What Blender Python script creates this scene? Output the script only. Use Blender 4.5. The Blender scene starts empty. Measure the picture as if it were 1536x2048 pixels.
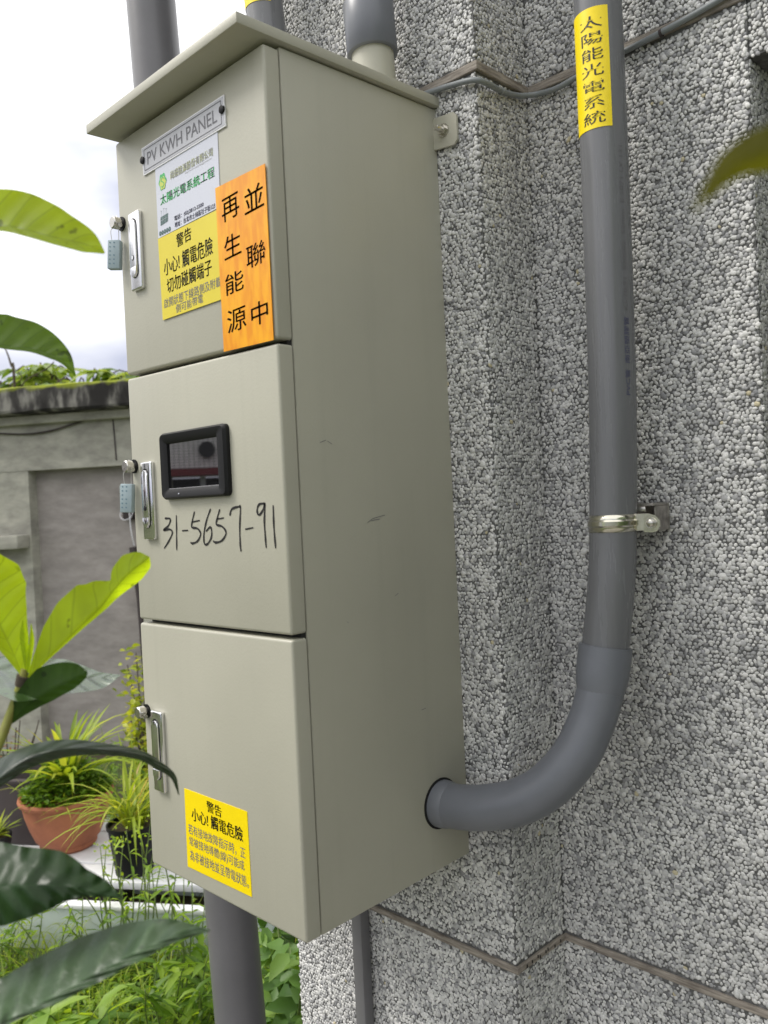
import bpy, bmesh, math, random
import numpy as np
from mathutils import Vector, Matrix, Euler

random.seed(7); rng = np.random.default_rng(7)
S = bpy.context.scene
COL = S.collection
rad = math.radians

# ------------------------------------------------------------------ camera, sky, sun, exposure
CAM = Vector((0.8757, -1.0411, 0.5879))
ROT = Euler((1.5566, 0.0473, 0.7826), 'XYZ')
FPX = 1675.2                                   # focal length in pixels of the 1536 x 2048 photograph
cd = bpy.data.cameras.new('camera'); cam = bpy.data.objects.new('camera', cd); COL.objects.link(cam)
cam.location = CAM; cam.rotation_euler = ROT
cd.sensor_fit = 'VERTICAL'; cd.sensor_height = 36.0; cd.sensor_width = 27.0
cd.lens = FPX / 2048 * 36.0
cd.clip_start = 0.02; cd.clip_end = 400
cd.dof.use_dof = True; cd.dof.focus_distance = 1.42; cd.dof.aperture_fstop = cd.lens / 4.6
S.camera = cam

SUN_EL, SUN_AZ = rad(50), rad(222)             # azimuth measured from +X towards +Y
sv = Vector((math.cos(SUN_EL) * math.cos(SUN_AZ), math.cos(SUN_EL) * math.sin(SUN_AZ), math.sin(SUN_EL)))
W = bpy.data.worlds.new('World'); S.world = W; W.use_nodes = True
wn, wl = W.node_tree.nodes, W.node_tree.links
wn.clear()
wo = wn.new('ShaderNodeOutputWorld'); bg = wn.new('ShaderNodeBackground')
sky = wn.new('ShaderNodeTexSky'); sky.sky_type = 'NISHITA'; sky.sun_disc = False
sky.sun_elevation = SUN_EL; sky.sun_rotation = math.pi / 2 - SUN_AZ
sky.air_density = 1.2; sky.dust_density = 4.0
tc = wn.new('ShaderNodeTexCoord'); mp = wn.new('ShaderNodeMapping'); mp.inputs['Scale'].default_value = (1, 1, 2.6)
nz = wn.new('ShaderNodeTexNoise'); nz.inputs['Scale'].default_value = 2.3; nz.inputs['Detail'].default_value = 5
nz.inputs['Roughness'].default_value = 0.5
rp = wn.new('ShaderNodeValToRGB')
rp.color_ramp.elements[0].position = 0.40; rp.color_ramp.elements[0].color = (4.7, 4.9, 6.1, 1)
rp.color_ramp.elements[1].position = 0.62; rp.color_ramp.elements[1].color = (13.0, 12.9, 12.8, 1)
mx = wn.new('ShaderNodeMix'); mx.data_type = 'RGBA'; mx.inputs['Factor'].default_value = 0.86
wl.new(tc.outputs['Generated'], mp.inputs['Vector']); wl.new(mp.outputs['Vector'], nz.inputs['Vector'])
sz = wn.new('ShaderNodeSeparateXYZ'); wl.new(tc.outputs['Generated'], sz.inputs[0])
el_ = wn.new('ShaderNodeMath'); el_.operation = 'MULTIPLY_ADD'; el_.inputs[1].default_value = 0.55; wl.new(sz.outputs['Z'], el_.inputs[0])
ns_ = wn.new('ShaderNodeMath'); ns_.operation = 'MULTIPLY_ADD'; ns_.inputs[1].default_value = 0.8; ns_.inputs[2].default_value = -0.06; wl.new(nz.outputs['Fac'], ns_.inputs[0])
wl.new(ns_.outputs[0], el_.inputs[2]); wl.new(el_.outputs[0], rp.inputs['Fac'])
wl.new(sky.outputs['Color'], mx.inputs['A']); wl.new(rp.outputs['Color'], mx.inputs['B'])
wl.new(mx.outputs['Result'], bg.inputs['Color']); bg.inputs['Strength'].default_value = 0.085
wl.new(bg.outputs['Background'], wo.inputs['Surface'])

sd = bpy.data.lights.new('sun', 'SUN'); sd.energy = 1.5; sd.angle = rad(22); sd.color = (1.0, 0.965, 0.91)
so = bpy.data.objects.new('sun', sd); COL.objects.link(so); so.location = (0, 0, 6)
so.rotation_euler = sv.to_track_quat('Z', 'Y').to_euler()
S.view_settings.view_transform = 'Standard'; S.view_settings.look = 'None'
S.view_settings.exposure = 0.72; S.view_settings.gamma = 1.0; S.view_settings.use_curve_mapping = False
S.render.engine = 'CYCLES'; S.cycles.use_denoising = True
S.cycles.max_bounces = 8; S.cycles.transparent_max_bounces = 8

# ------------------------------------------------------------------ helpers: points from the survey of the place
RM = ROT.to_matrix()
def ray(x, y): return RM @ Vector(((x - 768) / FPX, -(y - 1024) / FPX, -1.0))
def hit(x, y, ax, val):
    v = ray(x, y); return CAM + v * ((val - CAM[ax]) / v[ax])
def at(x, y, d): return CAM + ray(x, y) * d

# ------------------------------------------------------------------ helpers: objects
def srgb(r, g, b):
    f = lambda c: (c / 255 / 12.92) if c <= 10 else ((c / 255 + 0.055) / 1.055) ** 2.4
    return (f(r), f(g), f(b))
def link(name, me, mat=None, parent=None, smooth=False):
    o = bpy.data.objects.new(name, me); COL.objects.link(o)
    if mat is not None: me.materials.append(mat)
    if smooth:
        me.polygons.foreach_set('use_smooth', [True] * len(me.polygons)); me.update()
    if parent is not None:
        o.parent = parent
        o.matrix_parent_inverse = Matrix.Translation(-world_loc(parent))
    return o
def world_loc(o):
    l = Vector(o.location); p = o.parent
    if p is not None: return Vector((0, 0, 0)) if p.type == 'EMPTY' and o.type == 'MESH' else l
    return l
def tag(o, label=None, cat=None, group=None, kind=None):
    if label: o['label'] = label
    if cat: o['category'] = cat
    if group: o['group'] = group
    if kind: o['kind'] = kind
    return o
def thing(name, loc, label, cat, group=None):
    o = bpy.data.objects.new(name, None); COL.objects.link(o); o.location = loc; o.empty_display_size = 0.05
    return tag(o, label, cat, group)
def bm_obj(name, bm, mat, parent=None, smooth=False):
    me = bpy.data.meshes.new(name); bmesh.ops.recalc_face_normals(bm, faces=bm.faces[:]); bm.to_mesh(me); bm.free()
    return link(name, me, mat, parent, smooth)
def smooth_by_angle(o, ang=40):
    me = o.data
    me.polygons.foreach_set('use_smooth', [True] * len(me.polygons))
    me.set_sharp_from_angle(angle=rad(ang)); me.update()
    return o
def add_box(bm, lo, hi, bev=0.0, seg=2, M=None):
    r = bmesh.ops.create_cube(bm, size=1.0); vs = r['verts']
    c = [(a + b) / 2 for a, b in zip(lo, hi)]; s = [b - a for a, b in zip(lo, hi)]
    for v in vs: v.co = Vector((c[0] + v.co.x * s[0], c[1] + v.co.y * s[1], c[2] + v.co.z * s[2]))
    if bev > 0:
        es = list({e for v in vs for e in v.link_edges})
        r2 = bmesh.ops.bevel(bm, geom=es, offset=bev, segments=seg, profile=0.5, affect='EDGES')
        vs = list({v for f in r2['faces'] for v in f.verts} | {v for v in vs if v.is_valid})
    if M is not None:
        for v in vs: v.co = M @ v.co
    return vs
def box(name, lo, hi, mat, parent=None, bev=0.0, seg=2, M=None):
    bm = bmesh.new(); add_box(bm, lo, hi, bev, seg, M)
    return smooth_by_angle(bm_obj(name, bm, mat, parent), 35) if bev else bm_obj(name, bm, mat, parent)
def tube_data(path, radii, seg=16, caps=True):
    P = [Vector(p) for p in path]; n = len(P)
    if not hasattr(radii, '__len__'): radii = [radii] * n
    vs, fs = [], []
    t0 = (P[1] - P[0]).normalized()
    ref = Vector((0, 0, 1)) if abs(t0.z) < .9 else Vector((1, 0, 0))
    u = t0.cross(ref).normalized()
    for i in range(n):
        t = (P[min(i + 1, n - 1)] - P[max(i - 1, 0)]).normalized()
        u = (u - t * u.dot(t)).normalized(); w = t.cross(u)
        for k in range(seg):
            a = 2 * math.pi * k / seg
            vs.append(P[i] + (u * math.cos(a) + w * math.sin(a)) * radii[i])
    for i in range(n - 1):
        for k in range(seg):
            fs.append((i * seg + k, i * seg + (k + 1) % seg, (i + 1) * seg + (k + 1) % seg, (i + 1) * seg + k))
    if caps:
        fs.append(tuple(range(seg))[::-1]); fs.append(tuple((n - 1) * seg + k for k in range(seg)))
    return vs, fs
def mesh_obj(name, vs, fs, mat, parent=None, smooth=False):
    me = bpy.data.meshes.new(name); me.from_pydata([tuple(v) for v in vs], [], fs); me.validate(); me.update()
    return link(name, me, mat, parent, smooth)
def tube(name, path, radii, mat, parent=None, seg=16, ang=40):
    vs, fs = tube_data(path, radii, seg)
    return smooth_by_angle(mesh_obj(name, vs, fs, mat, parent), ang)
def merge(parts):
    vs, fs = [], []
    for a, b in parts:
        k = len(vs); vs += list(a); fs += [tuple(i + k for i in f) for f in b]
    return vs, fs
def spline(pts, n):
    P = [Vector(p) for p in pts]; P = [P[0] * 2 - P[1]] + P + [P[-1] * 2 - P[-2]]
    m = len(P) - 3; out = []
    for i in range(n + 1):
        s = i / n * m; k = min(int(s), m - 1); t = s - k
        a, b, c, d = P[k:k + 4]
        out.append(0.5 * ((2 * b) + (c - a) * t + (2 * a - 5 * b + 4 * c - d) * t * t + (3 * b - a - 3 * c + d) * t ** 3))
    return out

# ------------------------------------------------------------------ helpers: materials
def nodes(name):
    m = bpy.data.materials.new(name); m.use_nodes = True
    nt = m.node_tree; b = nt.nodes['Principled BSDF']
    return m, nt.nodes, nt.links, b
def material(name, col, rough=0.5, metal=0.0, spec=0.5, var=0.0, vscale=6.0, bump=0.0, bscale=200.0, detail=3.0,
             col2=None, stretch=(1, 1, 1), rvar=0.0, coat=0.0):
    m, N, L, b = nodes(name)
    b.inputs['Base Color'].default_value = (*col, 1); b.inputs['Roughness'].default_value = rough
    b.inputs['Metallic'].default_value = metal; b.inputs['Specular IOR Level'].default_value = spec
    b.inputs['Coat Weight'].default_value = coat
    t = N.new('ShaderNodeTexCoord'); mp = N.new('ShaderNodeMapping'); mp.inputs['Scale'].default_value = stretch
    L.new(t.outputs['Object'], mp.inputs['Vector'])
    if var > 0 or col2:
        n = N.new('ShaderNodeTexNoise'); n.inputs['Scale'].default_value = vscale; n.inputs['Detail'].default_value = 6
        n.inputs['Roughness'].default_value = 0.62
        L.new(mp.outputs['Vector'], n.inputs['Vector'])
        r = N.new('ShaderNodeValToRGB')
        c2 = col2 if col2 else tuple(c * (1 - var) for c in col); c1 = col if col2 else tuple(min(1, c * (1 + var * .6)) for c in col)
        r.color_ramp.elements[0].position = 0.34; r.color_ramp.elements[0].color = (*c2, 1)
        r.color_ramp.elements[1].position = 0.66; r.color_ramp.elements[1].color = (*c1, 1)
        L.new(n.outputs['Fac'], r.inputs['Fac']); L.new(r.outputs['Color'], b.inputs['Base Color'])
        if rvar > 0:
            q = N.new('ShaderNodeMapRange'); q.inputs['To Min'].default_value = rough - rvar; q.inputs['To Max'].default_value = rough + rvar
            L.new(n.outputs['Fac'], q.inputs['Value']); L.new(q.outputs['Result'], b.inputs['Roughness'])
    if bump > 0:
        n2 = N.new('ShaderNodeTexNoise'); n2.inputs['Scale'].default_value = bscale; n2.inputs['Detail'].default_value = detail
        L.new(mp.outputs['Vector'], n2.inputs['Vector'])
        bp = N.new('ShaderNodeBump'); bp.inputs['Strength'].default_value = bump; bp.inputs['Distance'].default_value = 0.002
        L.new(n2.outputs['Fac'], bp.inputs['Height']); L.new(bp.outputs['Normal'], b.inputs['Normal'])
    return m
def tone_ramp(m_nodes, links, bsdf_in, stops):
    a = m_nodes.new('ShaderNodeAttribute'); a.attribute_name = 'tone'
    r = m_nodes.new('ShaderNodeValToRGB'); e = r.color_ramp.elements
    while len(e) < len(stops): e.new(0.5)
    for el, (p, c) in zip(e, stops): el.position = p; el.color = (*c, 1)
    links.new(a.outputs['Fac'], r.inputs['Fac'])
    for i in bsdf_in: links.new(r.outputs['Color'], i)
    return r
def foliage(name, stops, rough=0.45, trans=0.45, bright=1.5, spec=0.4):
    m, N, L, b = nodes(name); out = N['Material Output']
    b.inputs['Roughness'].default_value = rough; b.inputs['Specular IOR Level'].default_value = spec
    tr = N.new('ShaderNodeBsdfTranslucent'); g = N.new('ShaderNodeMix'); g.data_type = 'RGBA'; g.blend_type = 'MULTIPLY'
    g.inputs['Factor'].default_value = 1; g.inputs['B'].default_value = (bright * 1.1, bright, bright * .35, 1)
    r = tone_ramp(N, L, [b.inputs['Base Color'], g.inputs['A']], stops)
    L.new(g.outputs['Result'], tr.inputs['Color'])
    mx = N.new('ShaderNodeMixShader'); mx.inputs['Fac'].default_value = trans
    L.new(b.outputs[0], mx.inputs[1]); L.new(tr.outputs[0], mx.inputs[2]); L.new(mx.outputs[0], out.inputs['Surface'])
    return m

M = {}
M['paint'] = material('beige_enamel', srgb(180, 175, 158), 0.42, var=0.04, vscale=3.5, bump=0.10, bscale=260, detail=2, rvar=0.06)
m, N, L, b = nodes('beige_enamel'); M['paint'] = m
pc = srgb(177, 175, 160); b.inputs['Roughness'].default_value = 0.42
t = N.new('ShaderNodeTexCoord')
def nse(sc, stretch, det=5):
    mp_ = N.new('ShaderNodeMapping'); mp_.inputs['Scale'].default_value = stretch; L.new(t.outputs['Object'], mp_.inputs['Vector'])
    n = N.new('ShaderNodeTexNoise'); n.inputs['Scale'].default_value = sc; n.inputs['Detail'].default_value = det; L.new(mp_.outputs['Vector'], n.inputs['Vector']); return n
def rng_(n, a, b_, c, d):
    q = N.new('ShaderNodeMapRange'); q.inputs['From Min'].default_value = a; q.inputs['From Max'].default_value = b_; q.inputs['To Min'].default_value = c; q.inputs['To Max'].default_value = d; L.new(n.outputs[0], q.inputs['Value']); return q
def mul_(a, b_):
    q = N.new('ShaderNodeMath'); q.operation = 'MULTIPLY'; L.new(a.outputs[0], q.inputs[0]); L.new(b_.outputs[0], q.inputs[1]); return q
big = nse(3.0, (1, 1, 1)); streak = nse(38, (1, 1, .05), 3); speck = nse(240, (1, 1, 1), 1)
f_ = mul_(mul_(rng_(big, .3, .7, .93, 1.05), rng_(streak, .55, .8, 1.0, .955)), rng_(speck, .72, .80, 1.0, .93))
v3 = N.new('ShaderNodeVectorMath'); v3.operation = 'SCALE'; v3.inputs[0].default_value = pc; L.new(f_.outputs[0], v3.inputs['Scale']); L.new(v3.outputs['Vector'], b.inputs['Base Color'])
L.new(rng_(big, .3, .7, .36, .50).outputs[0], b.inputs['Roughness'])
b1 = N.new('ShaderNodeBump'); b1.inputs['Strength'].default_value = .10; b1.inputs['Distance'].default_value = .002; L.new(nse(260, (1, 1, 1), 2).outputs['Fac'], b1.inputs['Height'])
b2_ = N.new('ShaderNodeBump'); b2_.inputs['Strength'].default_value = .3; b2_.inputs['Distance'].default_value = .006; L.new(nse(4.5, (1, 1, .6), 1).outputs['Fac'], b2_.inputs['Height']); L.new(b1.outputs['Normal'], b2_.inputs['Normal'])
L.new(b2_.outputs['Normal'], b.inputs['Normal'])
M['gap_backing'] = material('near_black_backing', (0.02, 0.02, 0.02), 0.8)
M['pvc'] = material('grey_pvc', srgb(113, 114, 117), 0.27, var=0.11, vscale=7, bump=0.05, bscale=30, stretch=(6, 6, .6), rvar=0.09)
M['pvc_b'] = material('blue_grey_pvc', srgb(111, 114, 121), 0.36, var=0.09, vscale=9, bump=0.04, bscale=60, rvar=0.07)
M['pvc_d'] = material('dark_grey_pvc', srgb(110, 109, 112), 0.32, var=0.08, vscale=9, rvar=0.06)
M['steel'] = material('zinc_steel', (0.62, 0.60, 0.55), 0.28, metal=1, var=0.15, vscale=60, rvar=0.10)
M['brass_zinc'] = material('yellow_zinc', (0.66, 0.64, 0.54), 0.20, metal=1, var=0.12, vscale=80, rvar=0.08)
M['rust_steel'] = material('galvanised_steel', (0.46, 0.43, 0.40), 0.42, metal=0.9, var=0.35, vscale=90, rvar=0.1)
M['chrome'] = material('chrome', (0.80, 0.80, 0.82), 0.12, metal=1, rvar=0.04, var=0.03, vscale=40)
M['chrome_m'] = material('satin_chrome', (0.86, 0.86, 0.88), 0.30, metal=1, var=0.03, vscale=40)
M['black'] = material('black_plastic', (0.006, 0.006, 0.007), 0.5, spec=.3, bump=0.05, bscale=900)
M['hole'] = material('black_hole', (0.006, 0.006, 0.006), 0.7)
M['yellow'] = material('yellow_vinyl', srgb(250, 222, 0), 0.40, var=0.04, vscale=10, bump=0.35, bscale=22)
M['yellow_f'] = material('faded_yellow_vinyl', srgb(222, 204, 56), 0.42, var=0.04, vscale=10, bump=0.12, bscale=14)
M['white_v'] = material('white_vinyl', srgb(204, 207, 219), 0.40, bump=0.08, bscale=14)
M['plate'] = material('engraved_plate', srgb(190, 191, 198), 0.38, bump=0.03, bscale=300)
M['plate_rim'] = material('plate_bevel', srgb(232, 232, 236), 0.3)
M['ink'] = material('black_ink', (0.012, 0.011, 0.012), 0.5)
M['ink_b'] = material('brown_black_ink', (0.045, 0.014, 0.008), 0.55)
M['ink_g'] = material('grey_ink', (0.16, 0.16, 0.18), 0.55)
M['ink_l'] = material('pale_grey_ink', (0.38, 0.38, 0.38), 0.55)
M['ink_n'] = material('navy_ink', (0.035, 0.035, 0.09), 0.5)
M['ink_f'] = material('faint_blue_ink', srgb(72, 74, 104), 0.4)
M['ink_green'] = material('green_ink', srgb(70, 178, 104), 0.5)
M['ink_yg'] = material('yellow_green_ink', srgb(196, 206, 96), 0.5)
M['ink_dg'] = material('dark_green_ink', srgb(64, 96, 92), 0.5)
M['seal'] = material('pale_blue_plastic', srgb(158, 175, 181), 0.45, var=0.05, vscale=40)
M['seal_d'] = material('stamped_blue_plastic', srgb(112, 136, 148), 0.5)
M['wire'] = material('seal_wire', (0.55, 0.54, 0.50), 0.35, metal=0.8)
M['cable'] = material('grey_cable', srgb(128, 133, 134), 0.5, var=0.1, vscale=12)
M['wood'] = material('weathered_batten', srgb(166, 158, 147), 0.85, col2=srgb(110, 102, 94), vscale=24, stretch=(1, 1, 9), bump=0.4, bscale=60)
M['concrete'] = material('old_concrete', srgb(186, 184, 170), 0.9, stretch=(1, 1, 2.2), col2=srgb(146, 144, 134), vscale=5.0, bump=0.5, bscale=30, detail=8)
M['path'] = material('bounce_path_concrete', srgb(154, 151, 144), 0.9, col2=srgb(120, 117, 111), vscale=5, bump=.4, bscale=60)
M['render'] = material('grey_render', srgb(168, 161, 156), 0.92, stretch=(1, 1, 2.6), col2=srgb(146, 140, 135), vscale=6.5, bump=0.5, bscale=26, detail=8)
M['soil'] = material('soil', (0.05, 0.036, 0.022), 0.95, col2=(0.09, 0.07, 0.035), vscale=9, bump=0.8, bscale=30)
M['terracotta'] = material('terracotta', srgb(172, 108, 76), 0.85, col2=srgb(140, 86, 62), vscale=7, bump=0.2, bscale=80)
M['blackpot'] = material('black_nursery_pot', (0.008, 0.008, 0.009), 0.6, spec=.25)
M['foam'] = material('white_foam', srgb(232, 232, 236), 0.75, var=0.12, vscale=7, bump=0.2, bscale=150)
M['foam_g'] = material('grey_green_foam', srgb(190, 200, 198), 0.8, var=0.12, vscale=5, bump=0.2, bscale=150)
M['brown'] = material('dark_brown_plastic', srgb(66, 58, 58), 0.6, var=0.2, vscale=5)
M['bark'] = material('bark', (0.10, 0.075, 0.05), 0.9, col2=(0.05, 0.04, 0.03), vscale=30, bump=0.5, bscale=90)
M['greenstem'] = material('green_stem', (0.16, 0.22, 0.05), 0.5, col2=(0.10, 0.15, 0.04), vscale=20)
M['youngstem'] = material('young_stem', (0.30, 0.33, 0.06), 0.45, col2=(0.22, 0.20, 0.05), vscale=30)
M['tan'] = material('dry_leaf', (0.42, 0.30, 0.12), 0.7, var=.2, vscale=20)

# orange reflective sheeting: mottled bands
m, N, L, b = nodes('orange_reflective_vinyl'); M['orange'] = m
t = N.new('ShaderNodeTexCoord'); mp_ = N.new('ShaderNodeMapping'); mp_.inputs['Scale'].default_value = (90, 1, 24)
n = N.new('ShaderNodeTexNoise'); n.inputs['Scale'].default_value = 1.0; n.inputs['Detail'].default_value = 5
r = N.new('ShaderNodeValToRGB'); r.color_ramp.elements[0].position = .38; r.color_ramp.elements[0].color = (*srgb(233, 147, 3), 1)
r.color_ramp.elements[1].position = .62; r.color_ramp.elements[1].color = (*srgb(245, 172, 5), 1)
L.new(t.outputs['Object'], mp_.inputs['Vector']); L.new(mp_.outputs['Vector'], n.inputs['Vector']); L.new(n.outputs['Fac'], r.inputs['Fac'])
L.new(r.outputs['Color'], b.inputs['Base Color']); b.inputs['Roughness'].default_value = 0.32
# display glass
m, N, L, b = nodes('dark_display_glass'); M['glass'] = m
b.inputs['Base Color'].default_value = (0.010, 0.010, 0.011, 1); b.inputs['Roughness'].default_value = 0.02; b.inputs['Specular IOR Level'].default_value = 0.9
b.inputs['Coat Weight'].default_value = 1.0; b.inputs['Coat Roughness'].default_value = 0.01; b.inputs['Coat IOR'].default_value = 2.05
# pebbles (real stones; tone is each stone's own colour) and the cement they sit in
m, N, L, b = nodes('washed_pebble'); M['pebble'] = m
b.inputs['Roughness'].default_value = 0.62
tr_ = tone_ramp(N, L, [], [(0.0, srgb(128, 129, 131)), (0.2, srgb(164, 164, 165)), (0.5, srgb(206, 206, 204)), (0.93, srgb(234, 233, 230)), (0.975, srgb(206, 196, 164))])
t = N.new('ShaderNodeTexCoord'); n = N.new('ShaderNodeTexNoise'); n.inputs['Scale'].default_value = 420; n.inputs['Detail'].default_value = 3
n2 = N.new('ShaderNodeTexNoise'); n2.inputs['Scale'].default_value = 4.2; n2.inputs['Detail'].default_value = 5
q = N.new('ShaderNodeMapRange'); q.inputs['To Min'].default_value = 0.72; q.inputs['To Max'].default_value = 1.18
q2 = N.new('ShaderNodeMapRange'); q2.inputs['From Min'].default_value = .3; q2.inputs['From Max'].default_value = .7; q2.inputs['To Min'].default_value = 0.78; q2.inputs['To Max'].default_value = 1.08
mu = N.new('ShaderNodeMath'); mu.operation = 'MULTIPLY'
sc_ = N.new('ShaderNodeVectorMath'); sc_.operation = 'SCALE'
L.new(t.outputs['Object'], n.inputs['Vector']); L.new(t.outputs['Object'], n2.inputs['Vector'])
L.new(n.outputs['Fac'], q.inputs['Value']); L.new(n2.outputs['Fac'], q2.inputs['Value'])
L.new(q.outputs['Result'], mu.inputs[0]); L.new(q2.outputs['Result'], mu.inputs[1])
L.new(tr_.outputs['Color'], sc_.inputs[0]); L.new(mu.outputs[0], sc_.inputs['Scale']); L.new(sc_.outputs['Vector'], b.inputs['Base Color'])
m, N, L, b = nodes('pebble_cement'); M['cement'] = m
b.inputs['Roughness'].default_value = 0.95
t = N.new('ShaderNodeTexCoord'); v = N.new('ShaderNodeTexVoronoi'); v.inputs['Scale'].default_value = 118
r = N.new('ShaderNodeValToRGB'); e = r.color_ramp.elements
e[0].position = 0.30; e[0].color = (*srgb(112, 112, 112), 1); e[1].position = 0.62; e[1].color = (*srgb(96, 96, 95), 1)
L.new(t.outputs['Object'], v.inputs['Vector']); L.new(v.outputs['Distance'], r.inputs['Fac']); L.new(r.outputs['Color'], b.inputs['Base Color'])
bp = N.new('ShaderNodeBump'); bp.invert = True; bp.inputs['Strength'].default_value = .8; bp.inputs['Distance'].default_value = .004
L.new(v.outputs['Distance'], bp.inputs['Height']); L.new(bp.outputs['Normal'], b.inputs['Normal'])
# mossy roof slab with black streaks of algae running down
m, N, L, b = nodes('mossy_slab'); M['slab'] = m
b.inputs['Roughness'].default_value = 0.95
t = N.new('ShaderNodeTexCoord'); mp_ = N.new('ShaderNodeMapping'); mp_.inputs['Scale'].default_value = (6.5, 6.5, 2.6)
n = N.new('ShaderNodeTexNoise'); n.inputs['Scale'].default_value = 1.6; n.inputs['Detail'].default_value = 7
r = N.new('ShaderNodeValToRGB'); e = r.color_ramp.elements; e.new(.5)
for el, (p_, c_) in zip(e, [(.42, srgb(38, 36, 34)), (.52, srgb(66, 64, 61)), (.64, srgb(138, 136, 128))]): el.position = p_; el.color = (*c_, 1)
sx = N.new('ShaderNodeSeparateXYZ'); L.new(t.outputs['Object'], sx.inputs[0])
n3 = N.new('ShaderNodeTexNoise'); n3.inputs['Scale'].default_value = 9; L.new(t.outputs['Object'], n3.inputs['Vector'])
ad = N.new('ShaderNodeMath'); ad.operation = 'MULTIPLY_ADD'; ad.inputs[1].default_value = 0.10; L.new(n3.outputs['Fac'], ad.inputs[0]); L.new(sx.outputs['Z'], ad.inputs[2])
gt = N.new('ShaderNodeMapRange'); MOSS = gt; gt.inputs['From Min'].default_value = 1.455; gt.inputs['From Max'].default_value = 1.482; L.new(ad.outputs[0], gt.inputs['Value'])
mm = N.new('ShaderNodeMix'); mm.data_type = 'RGBA'; mm.inputs['B'].default_value = (0.26, 0.30, 0.02, 1)
L.new(t.outputs['Object'], mp_.inputs['Vector']); L.new(mp_.outputs['Vector'], n.inputs['Vector']); L.new(n.outputs['Fac'], r.inputs['Fac'])
L.new(gt.outputs['Result'], mm.inputs['Factor']); L.new(r.outputs['Color'], mm.inputs['A']); L.new(mm.outputs['Result'], b.inputs['Base Color'])
# ground: grass and bare soil patches
m, N, L, b = nodes('garden_ground'); M['ground'] = m
b.inputs['Roughness'].default_value = 1.0
t = N.new('ShaderNodeTexCoord'); n = N.new('ShaderNodeTexNoise'); n.inputs['Scale'].default_value = 2.2; n.inputs['Detail'].default_value = 9
r = N.new('ShaderNodeValToRGB'); e = r.color_ramp.elements; e.new(.5)
for el, (p_, c_) in zip(e, [(.36, (.045, .03, .018)), (.5, (.05, .065, .018)), (.64, (.075, .11, .022))]): el.position = p_; el.color = (*c_, 1)
L.new(t.outputs['Object'], n.inputs['Vector']); L.new(n.outputs['Fac'], r.inputs['Fac']); L.new(r.outputs['Color'], b.inputs['Base Color'])
bp = N.new('ShaderNodeBump'); bp.inputs['Distance'].default_value = .05; L.new(n.outputs['Fac'], bp.inputs['Height']); L.new(bp.outputs['Normal'], b.inputs['Normal'])

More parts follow.
